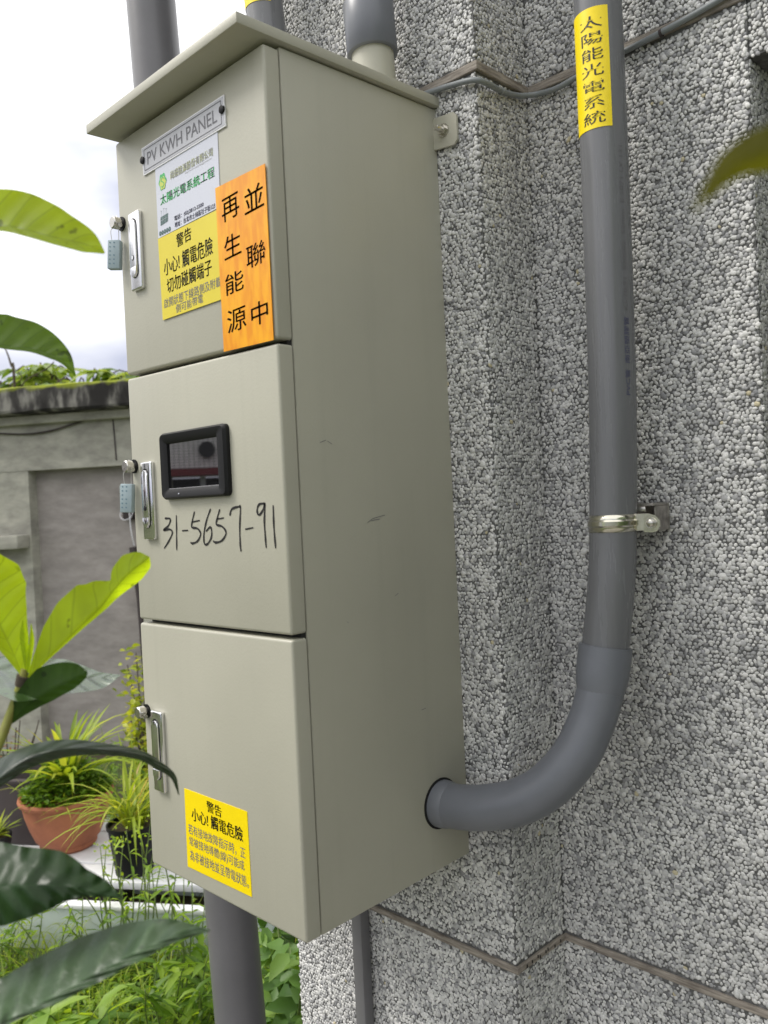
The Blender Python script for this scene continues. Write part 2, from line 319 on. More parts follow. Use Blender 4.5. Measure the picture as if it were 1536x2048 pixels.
def big_leaf_mat(name, top, trans_col, fac, rough, veins=9.0, spot=0.25, bumpd=0.004, spec=0.5):
    """leaf sheet: side veins from its own u (along) and v (across), translucent"""
    m, N, L, b = nodes(name); out = N['Material Output']
    uv = N.new('ShaderNodeUVMap'); s = N.new('ShaderNodeSeparateXYZ'); L.new(uv.outputs['UV'], s.inputs[0])
    av = N.new('ShaderNodeMath'); av.operation = 'ABSOLUTE'; L.new(s.outputs['Y'], av.inputs[0])
    k = N.new('ShaderNodeMath'); k.operation = 'MULTIPLY_ADD'; k.inputs[1].default_value = -0.13; L.new(av.outputs[0], k.inputs[0]); L.new(s.outputs['X'], k.inputs[2])
    kk = N.new('ShaderNodeMath'); kk.operation = 'MULTIPLY'; kk.inputs[1].default_value = veins; L.new(k.outputs[0], kk.inputs[0])
    pp = N.new('ShaderNodeMath'); pp.operation = 'PINGPONG'; pp.inputs[1].default_value = 0.5; L.new(kk.outputs[0], pp.inputs[0])
    vein = N.new('ShaderNodeMapRange'); vein.inputs['From Min'].default_value = 0.0; vein.inputs['From Max'].default_value = 0.07
    vein.inputs['To Min'].default_value = 1; vein.inputs['To Max'].default_value = 0; L.new(pp.outputs[0], vein.inputs['Value'])
    rib = N.new('ShaderNodeMapRange'); rib.inputs['From Min'].default_value = 0.02; rib.inputs['From Max'].default_value = 0.07
    rib.inputs['To Min'].default_value = 1; rib.inputs['To Max'].default_value = 0; L.new(av.outputs[0], rib.inputs['Value'])
    mxv = N.new('ShaderNodeMath'); mxv.operation = 'MAXIMUM'; L.new(vein.outputs[0], mxv.inputs[0]); L.new(rib.outputs[0], mxv.inputs[1])
    t = N.new('ShaderNodeTexCoord'); n = N.new('ShaderNodeTexNoise'); n.inputs['Scale'].default_value = 28; n.inputs['Detail'].default_value = 6
    L.new(t.outputs['Object'], n.inputs['Vector'])
    q = N.new('ShaderNodeMapRange'); q.inputs['From Min'].default_value = .3; q.inputs['From Max'].default_value = .7
    q.inputs['To Min'].default_value = 1 - spot; q.inputs['To Max'].default_value = 1 + spot; L.new(n.outputs['Fac'], q.inputs['Value'])
    n5 = N.new('ShaderNodeTexNoise'); n5.inputs['Scale'].default_value = 70; n5.inputs['Detail'].default_value = 2; L.new(t.outputs['Object'], n5.inputs['Vector'])
    q5 = N.new('ShaderNodeMapRange'); q5.inputs['From Min'].default_value = .66; q5.inputs['From Max'].default_value = .72; q5.inputs['To Min'].default_value = 1; q5.inputs['To Max'].default_value = .45; L.new(n5.outputs['Fac'], q5.inputs['Value'])
    qq = N.new('ShaderNodeMath'); qq.operation = 'MULTIPLY'; L.new(q.outputs[0], qq.inputs[0]); L.new(q5.outputs[0], qq.inputs[1]); q = qq
    def tinted(c, vfac):
        a = N.new('ShaderNodeMix'); a.data_type = 'RGBA'; a.inputs['A'].default_value = (*c, 1); a.inputs['B'].default_value = (*[x * vfac for x in c], 1)
        L.new(mxv.outputs[0], a.inputs['Factor'])
        w = N.new('ShaderNodeVectorMath'); w.operation = 'SCALE'; L.new(a.outputs['Result'], w.inputs[0]); L.new(q.outputs[0], w.inputs['Scale']); return w
    c1 = tinted(top, 1.25); c2 = tinted(trans_col, 0.66)
    L.new(c1.outputs[0], b.inputs['Base Color']); b.inputs['Roughness'].default_value = rough; b.inputs['Specular IOR Level'].default_value = spec
    rq = N.new('ShaderNodeMapRange'); rq.inputs['From Min'].default_value = .3; rq.inputs['From Max'].default_value = .7; rq.inputs['To Min'].default_value = rough * .75; rq.inputs['To Max'].default_value = rough * 1.5; L.new(n.outputs['Fac'], rq.inputs['Value']); L.new(rq.outputs[0], b.inputs['Roughness'])
    # quilted surface between the veins
    hsum = N.new('ShaderNodeMath'); hsum.operation = 'MULTIPLY_ADD'; hsum.inputs[1].default_value = 1.1; L.new(n.outputs['Fac'], hsum.inputs[0])
    sm = N.new('ShaderNodeMapRange'); sm.interpolation_type = 'SMOOTHSTEP'; sm.inputs['From Max'].default_value = .5; L.new(pp.outputs[0], sm.inputs['Value'])
    L.new(sm.outputs[0], hsum.inputs[2])
    bp = N.new('ShaderNodeBump'); bp.inputs['Strength'].default_value = 0.9; bp.inputs['Distance'].default_value = bumpd
    L.new(hsum.outputs[0], bp.inputs['Height']); L.new(bp.outputs['Normal'], b.inputs['Normal'])
    tr = N.new('ShaderNodeBsdfTranslucent'); L.new(c2.outputs[0], tr.inputs['Color'])
    mx = N.new('ShaderNodeMixShader'); mx.inputs['Fac'].default_value = fac
    L.new(b.outputs[0], mx.inputs[1]); L.new(tr.outputs[0], mx.inputs[2]); L.new(mx.outputs[0], out.inputs['Surface'])
    return m
M['leaf_young'] = big_leaf_mat('young_leaf', (0.20, 0.30, 0.014), (0.74, 0.95, 0.014), 0.66, 0.42, veins=8, spot=.12, bumpd=.0007)
M['leaf_mid'] = big_leaf_mat('mid_green_leaf', (0.045, 0.09, 0.01), (0.22, 0.40, 0.006), 0.5, 0.35, spot=.2, bumpd=.0008)
M['leaf_dark'] = big_leaf_mat('dark_glossy_leaf', (0.014, 0.036, 0.010), (0.05, 0.13, 0.008), 0.22, 0.30, veins=7.5, spot=.3, bumpd=.0020, spec=.26)
M['leaf_gloss'] = big_leaf_mat('wet_glossy_leaf', (0.04, 0.085, 0.02), (0.10, 0.22, 0.01), 0.2, 0.26, veins=8, spot=.35, bumpd=.0022, spec=.7)
M['leaf_under'] = big_leaf_mat('leaf_underside', (0.022, 0.05, 0.008), (0.07, 0.17, 0.004), 0.45, 0.45, veins=8, spot=.2, bumpd=.0006, spec=.3)
M['leaf_grey'] = big_leaf_mat('sheen_greyed_leaf', (0.036, 0.072, 0.026), (0.05, 0.12, 0.015), 0.15, 0.34, veins=7, spot=.3, bumpd=.0036, spec=.55)  # base colour greyed to paint in the sky's sheen on this leaf
for k_, cw, cr in (('leaf_gloss', .55, .2), ('leaf_arch', .35, .24)):
    if k_ == 'leaf_arch': M[k_] = big_leaf_mat('glossy_arching_leaf', (0.012, 0.026, 0.010), (0.05, 0.13, 0.006), 0.28, 0.36, veins=10, spot=.3, bumpd=.0028, spec=.4)
    q_ = M[k_].node_tree.nodes['Principled BSDF']; q_.inputs['Coat Weight'].default_value = cw; q_.inputs['Coat Roughness'].default_value = cr; q_.inputs['Coat IOR'].default_value = 1.9
M['leaf_olive'] = big_leaf_mat('olive_leaf', (0.085, 0.08, 0.006), (0.20, 0.20, 0.0), 0.5, 0.6, spot=.35, bumpd=.0003)
M['blade'] = foliage('strap_leaf', [(0, (.12, .19, .02)), (.5, (.28, .37, .035)), (.85, (.42, .46, .08)), (1, (.50, .40, .20))], trans=.45, bright=1.6)
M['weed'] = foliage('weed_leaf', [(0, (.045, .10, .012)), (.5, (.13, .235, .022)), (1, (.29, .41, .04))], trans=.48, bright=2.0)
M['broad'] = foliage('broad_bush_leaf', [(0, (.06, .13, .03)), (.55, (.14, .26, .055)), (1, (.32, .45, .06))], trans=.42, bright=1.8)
M['tree'] = foliage('tree_leaf', [(0, (.07, .13, .03)), (.5, (.16, .24, .07)), (1, (.30, .38, .14))], trans=.4, bright=1.8)
M['lime'] = foliage('lime_leaf', [(0, (.16, .24, .02)), (.5, (.36, .44, .04)), (1, (.55, .56, .10))], trans=.45, bright=1.5)
M['redleaf'] = foliage('russet_leaf', [(0, (.22, .09, .05)), (1, (.36, .20, .12))], trans=.4, bright=1.2)
# tiled house opposite
m, N, L, b = nodes('white_wall_tile'); M['tile'] = m
t = N.new('ShaderNodeTexCoord'); br = N.new('ShaderNodeTexBrick'); br.offset = 0.0; br.inputs['Scale'].default_value = 1.0
br.inputs['Brick Width'].default_value = 0.12; br.inputs['Row Height'].default_value = 0.07; br.inputs['Mortar Size'].default_value = 0.008
br.inputs['Color1'].default_value = (.80, .78, .76, 1); br.inputs['Color2'].default_value = (.72, .70, .69, 1); br.inputs['Mortar'].default_value = (.18, .17, .17, 1)
mp_ = N.new('ShaderNodeMapping'); mp_.inputs['Rotation'].default_value = (rad(90), 0, 0)
L.new(t.outputs['Object'], mp_.inputs['Vector']); L.new(mp_.outputs['Vector'], br.inputs['Vector']); L.new(br.outputs['Color'], b.inputs['Base Color'])
M['redpaint'] = material('red_awning', (0.16, 0.015, 0.02), 0.6, var=.2)
M['darkroom'] = material('dark_interior', (0.02, 0.022, 0.025), 0.8)

# ------------------------------------------------------------------ helpers: lettering
TXT = bpy.data.curves.new('text', 'FONT'); TXTO = bpy.data.objects.new('text', TXT); COL.objects.link(TXTO)
def glyphs(body, res=3, spacing=1.0, line=1.0):
    TXT.body = body; TXT.resolution_u = res; TXT.align_x = 'CENTER'; TXT.space_line = line; TXT.space_character = spacing
    bpy.context.view_layer.update()
    dg = bpy.context.evaluated_depsgraph_get(); me = bpy.data.meshes.new_from_object(TXTO.evaluated_get(dg))
    co = np.array([v.co[:] for v in me.vertices]); fs = [tuple(p.vertices) for p in me.polygons]; bpy.data.meshes.remove(me)
    lo, hi = co.min(0), co.max(0)
    return (co - lo)[:, :2] / np.maximum(hi - lo, 1e-6)[:2], fs       # unit square
def lettering(name, items, y, mat, parent):
    """items: (text, x0, x1, z0, z1, slant) laid on a plane facing -Y"""
    parts = []
    for it in items:
        body, x0, x1, z0, z1 = it[:5]; sl = it[5] if len(it) > 5 else 0.0; bold = it[6] if len(it) > 6 else 0
        uv, fs = glyphs(body)
        for dx in ([0] if not bold else [-bold, 0, bold]):
            parts.append(([(x0 + (x1 - x0) * u + dx, y - abs(dx) * .05, z0 + (z1 - z0) * w + sl * u) for u, w in uv], [f[::1] for f in fs]))
    vs, fs = merge(parts)
    return mesh_obj(name, vs, fs, mat, parent)
def strokes(name, lines, y, width, mat, parent):
    """pen strokes as flat ribbons on a plane facing -Y; lines are lists of (x, z)"""
    parts = []
    for ln in lines:
        P = spline([(x, z, 0) for x, z in ln], max(6, len(ln) * 5)) if len(ln) > 2 else [Vector((*ln[0], 0)), Vector((*ln[1], 0))]
        vs, fs = [], []
        for i, p in enumerate(P):
            t = (P[min(i + 1, len(P) - 1)] - P[max(i - 1, 0)]).normalized(); nrm = Vector((-t.y, t.x, 0))
            w = width * (0.9 + 0.16 * math.sin(i * .9 + len(ln)))
            if i == 0 or i == len(P) - 1: w *= 0.6
            for sgn in (-.5, .5): q_ = p + nrm * w * sgn; vs.append((q_.x, y, q_.y))
        for i in range(len(P) - 1): fs.append((2 * i, 2 * i + 1, 2 * i + 3, 2 * i + 2))
        parts.append((vs, fs))
    vs, fs = merge(parts); return mesh_obj(name, vs, fs, mat, parent)
def sticker(name, quad, y, thick, mat, parent):
    """a thin sheet with the four corners (x, z) given clockwise from top left, its face at y"""
    bm = bmesh.new()
    f = [bm.verts.new((x, y, z)) for x, z in quad]; k = [bm.verts.new((x, y + thick, z)) for x, z in quad]
    bm.faces.new(f); bm.faces.new(k[::-1])
    for i in range(4): bm.faces.new((f[i], k[i], k[(i + 1) % 4], f[(i + 1) % 4]))
    return bm_obj(name, bm, mat, parent)

# ================================================================== THE SETTING
GZ = -1.0
bm = bmesh.new(); bmesh.ops.create_grid(bm, x_segments=40, y_segments=40, size=150)
for v in bm.verts: v.co.z = GZ
tag(bm_obj('ground', bm, M['ground']), kind='structure')

bm = bmesh.new(); add_box(bm, (-.42, -4.0, GZ - .05), (4.5, -.02, GZ + .012), .01, 1)  # unseen paving, added to bounce light up onto the cabinet side
tag(bm_obj('path', bm, M['path']), kind='structure')
# ------------------------------------------------------------------ pebble-clad building
XC, YR, XL, XJ, ZJ = 0.083, 0.1352, -0.463, 0.4400, 1.163     # pilaster corner, recessed wall, left end, window reveal, its head
wall = thing('pebble_wall', (0.0, 0.3, GZ), 'grey washed-pebble wall with a projecting pier, carrying the beige cabinet and conduits', 'wall')
def core(lo, hi): return box('cement_core', lo, hi, M['cement'], wall)
core((XL, 0.0, GZ - .05), (XC, 0.62, 3.2))
core((XC + .0, YR, GZ - .05), (XJ, 0.61, 3.18))
core((XJ, YR + .003, ZJ), (3.4, 0.60, 3.16))
core((XJ, 0.30, GZ - .05), (3.4, 0.59, ZJ))
ZS1, ZS2 = -0.1545, 1.2475
# stones
def pebble_mesh_verts(K=6):
    vs = [(0, 0, 1.0)]; 
    for r_, z_ in ((.58, .84), (.97, .38), (.92, -.5)):
        for k in range(K): a = 2 * math.pi * k / K; vs.append((r_ * math.cos(a), r_ * math.sin(a), z_))
    fs = [(0, 1 + k, 1 + (k + 1) % K) for k in range(K)]
    for j in range(2):
        o = 1 + j * K
        for k in range(K):
            a, b_, c, d = o + k, o + (k + 1) % K, o + K + (k + 1) % K, o + K + k
            fs += [(a, d, c), (a, c, b_)]
    return np.array(vs), np.array(fs)
PV, PF = pebble_mesh_verts()
stones = []          # centre, axes u v n, tone
SP = 0.0062
def patch(org, u, v, n, lu, lv, skip=None):
    org, u, v, n = map(np.array, (org, u, v, n))
    rows = int(lv / (SP * .866)) + 1; cols = int(lu / SP) + 1
    I, J = np.meshgrid(np.arange(cols), np.arange(rows))
    a = (I + .5 * (J % 2)) * SP; b_ = J * SP * .866
    a = (a + rng.normal(0, .15 * SP, a.shape)).ravel(); b_ = (b_ + rng.normal(0, .15 * SP, b_.shape)).ravel()
    k = (a > .001) & (a < lu - .001) & (b_ > 0) & (b_ < lv)
    a, b_ = a[k], b_[k]
    P = org + a[:, None] * u + b_[:, None] * v
    keep = (np.abs(P[:, 2] - ZS1) > .0082) & (np.abs(P[:, 2] - ZS2) > .0100)
    if skip is not None: keep &= ~skip(P)
    P = P[keep]; n_ = len(P)
    th = rng.uniform(0, math.pi, n_); el = rng.uniform(.60, .97, n_)
    size = SP * .5 * np.exp(rng.normal(.06, .19, n_)); A = size / np.sqrt(el) ; B = size * np.sqrt(el)
    Hh = size * rng.uniform(.32, .58, n_)
    ux = np.cos(th)[:, None] * u + np.sin(th)[:, None] * v; vx = -np.sin(th)[:, None] * u + np.cos(th)[:, None] * v
    nn = n + .17 * rng.normal(size=(n_, 1)) * ux + .17 * rng.normal(size=(n_, 1)) * vx
    nn /= np.linalg.norm(nn, axis=1)[:, None]
    tone = np.clip(rng.beta(2.0, 1.6, n_) * .94, 0, .93); tone[rng.random(n_) < .0016] = .99
    P = P + n * (.0002 + rng.uniform(-.0006, .0008, (n_, 1)))
    stones.append((P, ux * A[:, None], vx * B[:, None], nn * Hh[:, None], tone))
Z0, Z1 = -0.62, 1.85
hid = lambda P: (P[:, 0] > -.37) & (P[:, 0] < -.05) & (P[:, 2] > .05) & (P[:, 2] < 1.15)
patch((XL, 0, Z0), (1, 0, 0), (0, 0, 1), (0, -1, 0), XC - XL, Z1 - Z0, hid)
patch((XC, 0, Z0), (0, 1, 0), (0, 0, 1), (1, 0, 0), YR, Z1 - Z0)
patch((XC, YR, Z0), (1, 0, 0), (0, 0, 1), (0, -1, 0), XJ - XC, Z1 - Z0)
patch((XJ, YR + .003, ZJ), (1, 0, 0), (0, 0, 1), (0, -1, 0), .45, Z1 - ZJ)
patch((XJ, YR, Z0 + .2), (0, 1, 0), (0, 0, 1), (1, 0, 0), .16, ZJ - Z0 - .2)
P, U, V, NN, T = [np.concatenate(x) for x in zip(*stones)]
dist = np.linalg.norm(P - np.array(CAM), axis=1)
inview = (P[:, 0] > XC + .02) & (P[:, 2] > -.1) & (P[:, 2] < 1.2) & (P[:, 1] < YR + .02)
order = np.argsort(np.where(inview, dist, 99) / np.linalg.norm(U, axis=1)); near = order[:300]; far = np.setdiff1d(np.arange(len(P)), near)
Kv = len(PV)
def stone_verts(idx):
    irr = 1 + .10 * rng.normal(size=(len(idx), Kv, 1))
    return (P[idx][:, None] + irr * (PV[None, :, 0:1] * U[idx][:, None] + PV[None, :, 1:2] * V[idx][:, None]) + PV[None, :, 2:3] * NN[idx][:, None])
me = bpy.data.meshes.new('pebbles'); co = stone_verts(far).reshape(-1, 3)
fi = (PF[None] + (np.arange(len(far)) * Kv)[:, None, None]).reshape(-1, 3)
me.vertices.add(len(co)); me.vertices.foreach_set('co', co.ravel().astype(np.float32))
me.loops.add(fi.size); me.loops.foreach_set('vertex_index', fi.ravel().astype(np.int32))
me.polygons.add(len(fi)); me.polygons.foreach_set('loop_start', (np.arange(len(fi)) * 3).astype(np.int32))
me.polygons.foreach_set('loop_total', np.full(len(fi), 3, np.int32)); me.polygons.foreach_set('use_smooth', np.ones(len(fi), bool))
at_ = me.attributes.new('tone', 'FLOAT', 'POINT'); at_.data.foreach_set('value', np.repeat(T[far], Kv).astype(np.float32))
me.update(); me.validate()
tag(link('pebble_skin', me, M['pebble'], wall), kind='stuff')
nv = stone_verts(near)
for j, i in enumerate(near):
    me = bpy.data.meshes.new('pebble'); c = P[i]
    me.from_pydata([tuple(x) for x in (nv[j] - c)], [], [tuple(int(k) for k in f) for f in PF])
    a = me.attributes.new('tone', 'FLOAT', 'POINT'); a.data.foreach_set('value', np.full(Kv, T[i], np.float32))
    me.polygons.foreach_set('use_smooth', [True] * len(PF)); o = link('pebble', me, M['pebble'], wall); o.location = c
# battens in the joints
def batten(lo, hi): box('joint_batten', lo, hi, M['wood'], wall, bev=.0012, seg=1)
for zs, hh in ((ZS1, .0054), (ZS2, .0072)):
    batten((XL - .004, -.0045, zs - hh), (XC + .006, .004, zs + hh))
    batten((XC - .004, .0042, zs - hh * .98), (XC + .0056, YR - .0047, zs + hh * .98))
    batten((XC + .001, YR - .0045, zs - hh), (XJ + (.4 if zs > 1 else -.003), YR + .0025, zs + hh))
# lower joint: nail holes in the batten on the pier's return
for k, yy in enumerate((.02, .034, .05, .056, .072, .078, .098, .115)):
    box('nail_hole', (XC + .0054, yy - .0009, ZS1 - .003 + .0015 * (k % 3)), (XC + .0066, yy + .0009, ZS1 + .0018 + .0015 * (k % 3)), M['hole'], wall)

# ------------------------------------------------------------------ concrete shed at the end of the garden
f0 = at(0, 1036, 5.60); f1 = at(255, 1024, 5.43)
ux = Vector((f1.x - f0.x, f1.y - f0.y, 0)).normalized(); uy = Vector((-ux.y, ux.x, 0))      # ux along the wall, uy away from us
def SH(pt): return Vector((f0.x, f0.y, 0)) + ux * pt[0] + uy * pt[1] + Vector((0, 0, pt[2]))
SM = Matrix(((ux.x, uy.x, 0, f0.x), (ux.y, uy.y, 0, f0.y), (0, 0, 1, 0), (0, 0, 0, 1)))
def sxp(x, y=1024):    # distance along the shed wall seen at pixel column x
    v = ray(x, y); o = CAM - Vector((f0.x, f0.y, 0)); tt = -o.dot(uy) / Vector((v.x, v.y, 0)).dot(uy); return (o + v * tt).dot(ux)
def szp(x, y):
    v = ray(x, y); o = CAM - Vector((f0.x, f0.y, 0)); tt = -o.dot(uy) / Vector((v.x, v.y, 0)).dot(uy); return (CAM + v * tt).z
shed = thing('concrete_shed', SH((1, 1, GZ)), 'low grey concrete shed with a mossy overhanging slab roof and a bricked-up doorway', 'shed')
zt, zb = szp(120, 776), szp(120, 828); zl = szp(150, 936)
xr0, xr1 = sxp(60), sxp(276)
MOSS.inputs['From Min'].default_value = zt + .018; MOSS.inputs['From Max'].default_value = zt + .045
box('left_pier', (-6, 0, GZ - .05), (xr0, .30, zl), M['concrete'], shed, M=SM)
box('lintel', (-6, -.004, zl), (5.5, .31, zb - .05), M['concrete'], shed, M=SM)
box('infill_panel', (xr0, .09, GZ - .04), (xr1, .29, zl), M['render'], shed, M=SM)
box('right_pier', (xr1, .002, GZ - .05), (5.5, .30, zl), M['concrete'], shed, M=SM)
box('soffit_moulding', (-6, -.06, zb - .06), (5.55, .32, zb), M['concrete'], shed, bev=.01, M=SM)
bm = bmesh.new(); add_box(bm, (-6.1, -.17, zb), (5.7, 3.2, zt), .018, 2)
bmesh.ops.subdivide_edges(bm, edges=[e for e in bm.edges if e.calc_length() > 4], cuts=60)
for v in bm.verts: v.co += Vector((0, random.uniform(-.005, .005), random.uniform(-.004, .004))); v.co = SM @ v.co
bm_obj('roof_slab', bm, M['slab'], shed)
zg0, zg1 = szp(30, 1070), szp(30, 1097)
box('window_ledge', (-6, -.14, zg1), (xr0 - .01, -.002, zg0), M['concrete'], shed, bev=.01, M=SM)
box('back_wall', (-6, 2.9, GZ), (5.5, 3.1, zb), M['concrete'], shed, M=SM)
# drain pipe, junction box and loose wires on the shed
xd = sxp(266)
tag(tube('drain_pipe', [SH((xd - .035, .05, szp(262, 1095))), SH((xd, .05, szp(270, 1200))), SH((xd + .03, .05, GZ))], .028, M['brown'], None, 12),
    'thin dark brown drain pipe running down beside the bricked-up doorway', 'pipe')
jb = thing('junction_box', SH((sxp(248), .08, szp(248, 1005))), 'small grey electrical box with loose wires on the shed wall', 'box')
box('box_body', (sxp(238), .02, szp(248, 1008)), (sxp(262), .09, szp(248, 970)), M['foam_g'], jb, bev=.006, M=SM)
box('wire_cover', (sxp(238), .045, szp(248, 1040)), (sxp(258), .09, szp(248, 1009)), M['brown'], jb, bev=.004, M=SM)
loop = spline([SH((sxp(243), .03, szp(245, 1012))), SH((sxp(240), .0, szp(245, 1032))), SH((sxp(250), -.01, szp(245, 1040))), SH((sxp(262), .0, szp(245, 1034))), SH((sxp(264), .03, szp(245, 1012)))], 20)
tube('wire', loop, .0028, M['foam'], jb, 6)
tube('wire', spline([SH((sxp(254), .03, szp(254, 1010))), SH((sxp(257), .02, szp(254, 1060))), SH((sxp(259), .04, szp(254, 1092)))], 10), .004, M['foam'], jb, 6)
hang = spline([SH((sxp(x), -.02, szp(x, y))) for x, y in ((-120, 845), (-40, 862), (0, 866), (60, 868), (110, 862), (165, 846), (215, 830))], 40)
tag(tube('slack_wire', hang, .006, M['brown'], None, 6), 'thin dark slack wire sagging along the shed lintel', 'wire')
tag(tube('drop_wire', [SH((sxp(236), -.006, szp(236, 835))), SH((sxp(238), -.008, szp(236, 880))), SH((sxp(239), -.006, szp(239, 920)))], .005, M['brown'], None, 6),
    'short thin wire hanging straight down the shed lintel', 'wire')

# ================================================================== METER CABINET
D, TD, BW, BH = 0.3471, 0.0247, 0.4007, 1.2
FY = -D
cab = thing('meter_cabinet', (-BW / 2, -D / 2, 0), 'tall beige steel meter cabinet with three stacked doors, bolted to the pebble wall', 'cabinet')
# carcass, its top following the hood up to the wall
bm = bmesh.new()
def hexa(bm, X0, X1, Y0, Y1, zb0, zb1, zt0, zt1, bev=0.0, seg=2):
    c = [(X0, Y0, zb0), (X1, Y0, zb0), (X1, Y1, zb1), (X0, Y1, zb1), (X0, Y0, zt0), (X1, Y0, zt0), (X1, Y1, zt1), (X0, Y1, zt1)]
    v = [bm.verts.new(p) for p in c]
    fs = [bm.faces.new([v[i] for i in f]) for f in ((3, 2, 1, 0), (4, 5, 6, 7), (0, 1, 5, 4), (1, 2, 6, 5), (2, 3, 7, 6), (3, 0, 4, 7))]
    if bev: bmesh.ops.bevel(bm, geom=list({e for f in fs for e in f.edges}), offset=bev, segments=seg, profile=.5, affect='EDGES')
hexa(bm, -BW, 0, FY + TD + .0035, -.001, .0005, .008, 1.201, 1.2105, .0022, 2)
smooth_by_angle(bm_obj('carcass', bm, M['paint'], cab), 35)
bm = bmesh.new(); hexa(bm, -BW + .004, -.0035, FY + TD - .004, FY + TD + .006, .004, .004, 1.196, 1.196); bm_obj('door_gap_backing', bm, M['gap_backing'], cab)  # near-black sheet filling the seam and gaps behind the doors
# hood: a folded tray overhanging the doors
bm = bmesh.new(); hexa(bm, -BW - .008, .008, FY - .046, .0, 1.2025, 1.2125, 1.2175, 1.2275, .0016, 2)
hood = smooth_by_angle(bm_obj('hood', bm, M['paint'], cab), 35)
# doors (shallow folded pans)
G = [(1.1965, 1.1965), (.8085, .8020), (.4035, .4075)]       # door tops at left and right; the doors hang a little out of true
def door(zl0, zr0, zl1, zr1):
    bm = bmesh.new(); X0, X1 = -BW - .001, .0008
    c = [(X0, zl0), (X1, zr0), (X1, zr1), (X0, zl1)]
    f = [bm.verts.new((x, FY, z)) for x, z in c]; k = [bm.verts.new((x, FY + TD, z)) for x, z in c]
    F0 = bm.faces.new(f); bm.faces.new(k[::-1])
    for i in range(4): bm.faces.new((f[i], k[i], k[(i + 1) % 4], f[(i + 1) % 4]))
    front = list(F0.edges); side = [e for e in bm.edges if abs(e.verts[0].co.y - e.verts[1].co.y) > .01]
    bmesh.ops.bevel(bm, geom=front + side, offset=.0045, segments=4, profile=.5, affect='EDGES')
    return smooth_by_angle(bm_obj('door', bm, M['paint'], cab), 50)
gp = .0062
doors = [door(G[1][0] + gp, G[1][1] + gp, *G[0]), door(G[2][0] + gp, G[2][1] + gp, *G[1]), door(.0, .0, *G[2])]
doors[0]['label'] = 'top cabinet door covered in stickers'; doors[1]['label'] = 'middle cabinet door with meter window and handwritten number'; doors[2]['label'] = 'bottom cabinet door with one yellow sticker'
def latch(dr, xc, z0, z1, mat):
    w = .0165; y0 = FY - .0075
    box('latch_plate', (xc - w, y0, z0), (xc + w, FY + .001, z1), mat, dr, bev=.0028, seg=3)
    # recessed channel edge, the lever in it, key hole and thumb tab
    h = z1 - z0
    def stadium(a, b_, rr, n=10):
        return [(xc + rr * math.cos(t_), b_ + rr * math.sin(t_)) for t_ in [math.pi * i / n for i in range(n + 1)]] + [(xc + rr * math.cos(t_), a + rr * math.sin(t_)) for t_ in [math.pi + math.pi * i / n for i in range(n + 1)]]
    def plate(name, pts, ya, yb, mt, bev=.0):
        bm = bmesh.new(); fv = [bm.verts.new((x, ya, z)) for x, z in pts]; kv = [bm.verts.new((x, yb, z)) for x, z in pts]
        F_ = bm.faces.new(fv); bm.faces.new(kv[::-1])
        for i in range(len(pts)): bm.faces.new((fv[i], kv[i], kv[(i + 1) % len(pts)], fv[(i + 1) % len(pts)]))
        if bev: bmesh.ops.bevel(bm, geom=list(F_.edges), offset=bev, segments=2, profile=.5, affect='EDGES')
        return smooth_by_angle(bm_obj(name, bm, mt, dr), 40)
    plate('latch_groove', stadium(z0 + h * .235, z1 - h * .175, .0112), y0 - .0004, y0 + .001, M['black'])
    plate('latch_lever', stadium(z0 + h * .30, z1 - h * .185, .0098), y0 - .0032, y0 + .001, mat, .0014)
    plate('latch_tab', [(xc - .0098, z0 + h * .285), (xc + .0098, z0 + h * .285), (xc + .0088, z0 + h * .2), (xc + .003, z0 + h * .155), (xc - .003, z0 + h * .155), (xc - .0088, z0 + h * .2)], y0 - .0046, y0 + .001, mat, .0012)
    plate('keyhole', [(xc + .0042 * math.cos(a), z0 + h * .405 + .0042 * math.sin(a)) for a in [2 * math.pi * i / 14 for i in range(14)]], y0 - .0038, y0, M['black'])
    plate('key_barrel', [(xc + .0030 * math.cos(a), z0 + h * .405 + .0034 * math.sin(a)) for a in [2 * math.pi * i / 14 for i in range(14)]], y0 - .0043, y0, mat)
latch(doors[0], -.3435, .9435, 1.0675, M['chrome_m']); latch(doors[1], -.3450, .5420, .6675, M['chrome']); latch(doors[2], -.3530, .1320, .2630, M['chrome'])
def stud(dr, x, z):
    tube('seal_stud', [(x, FY + .002, z), (x, FY - .006, z), (x, FY - .0062, z), (x, FY - .0165, z), (x, FY - .018, z)], [.0062, .0062, .0098, .0098, .0085], M['steel'], dr, 16)
    tube('stud_washer', [(x + .001, FY + .001, z), (x + .001, FY - .0022, z)], .0115, M['black'], dr, 16)
    tube('stud_wing', [(x + .004, FY - .009, z - .004), (x + .0125, FY - .010, z - .006)], .0038, M['steel'], dr, 8)
for dr, z in zip(doors, (1.062, .663, .257)): stud(dr, -.392, z)
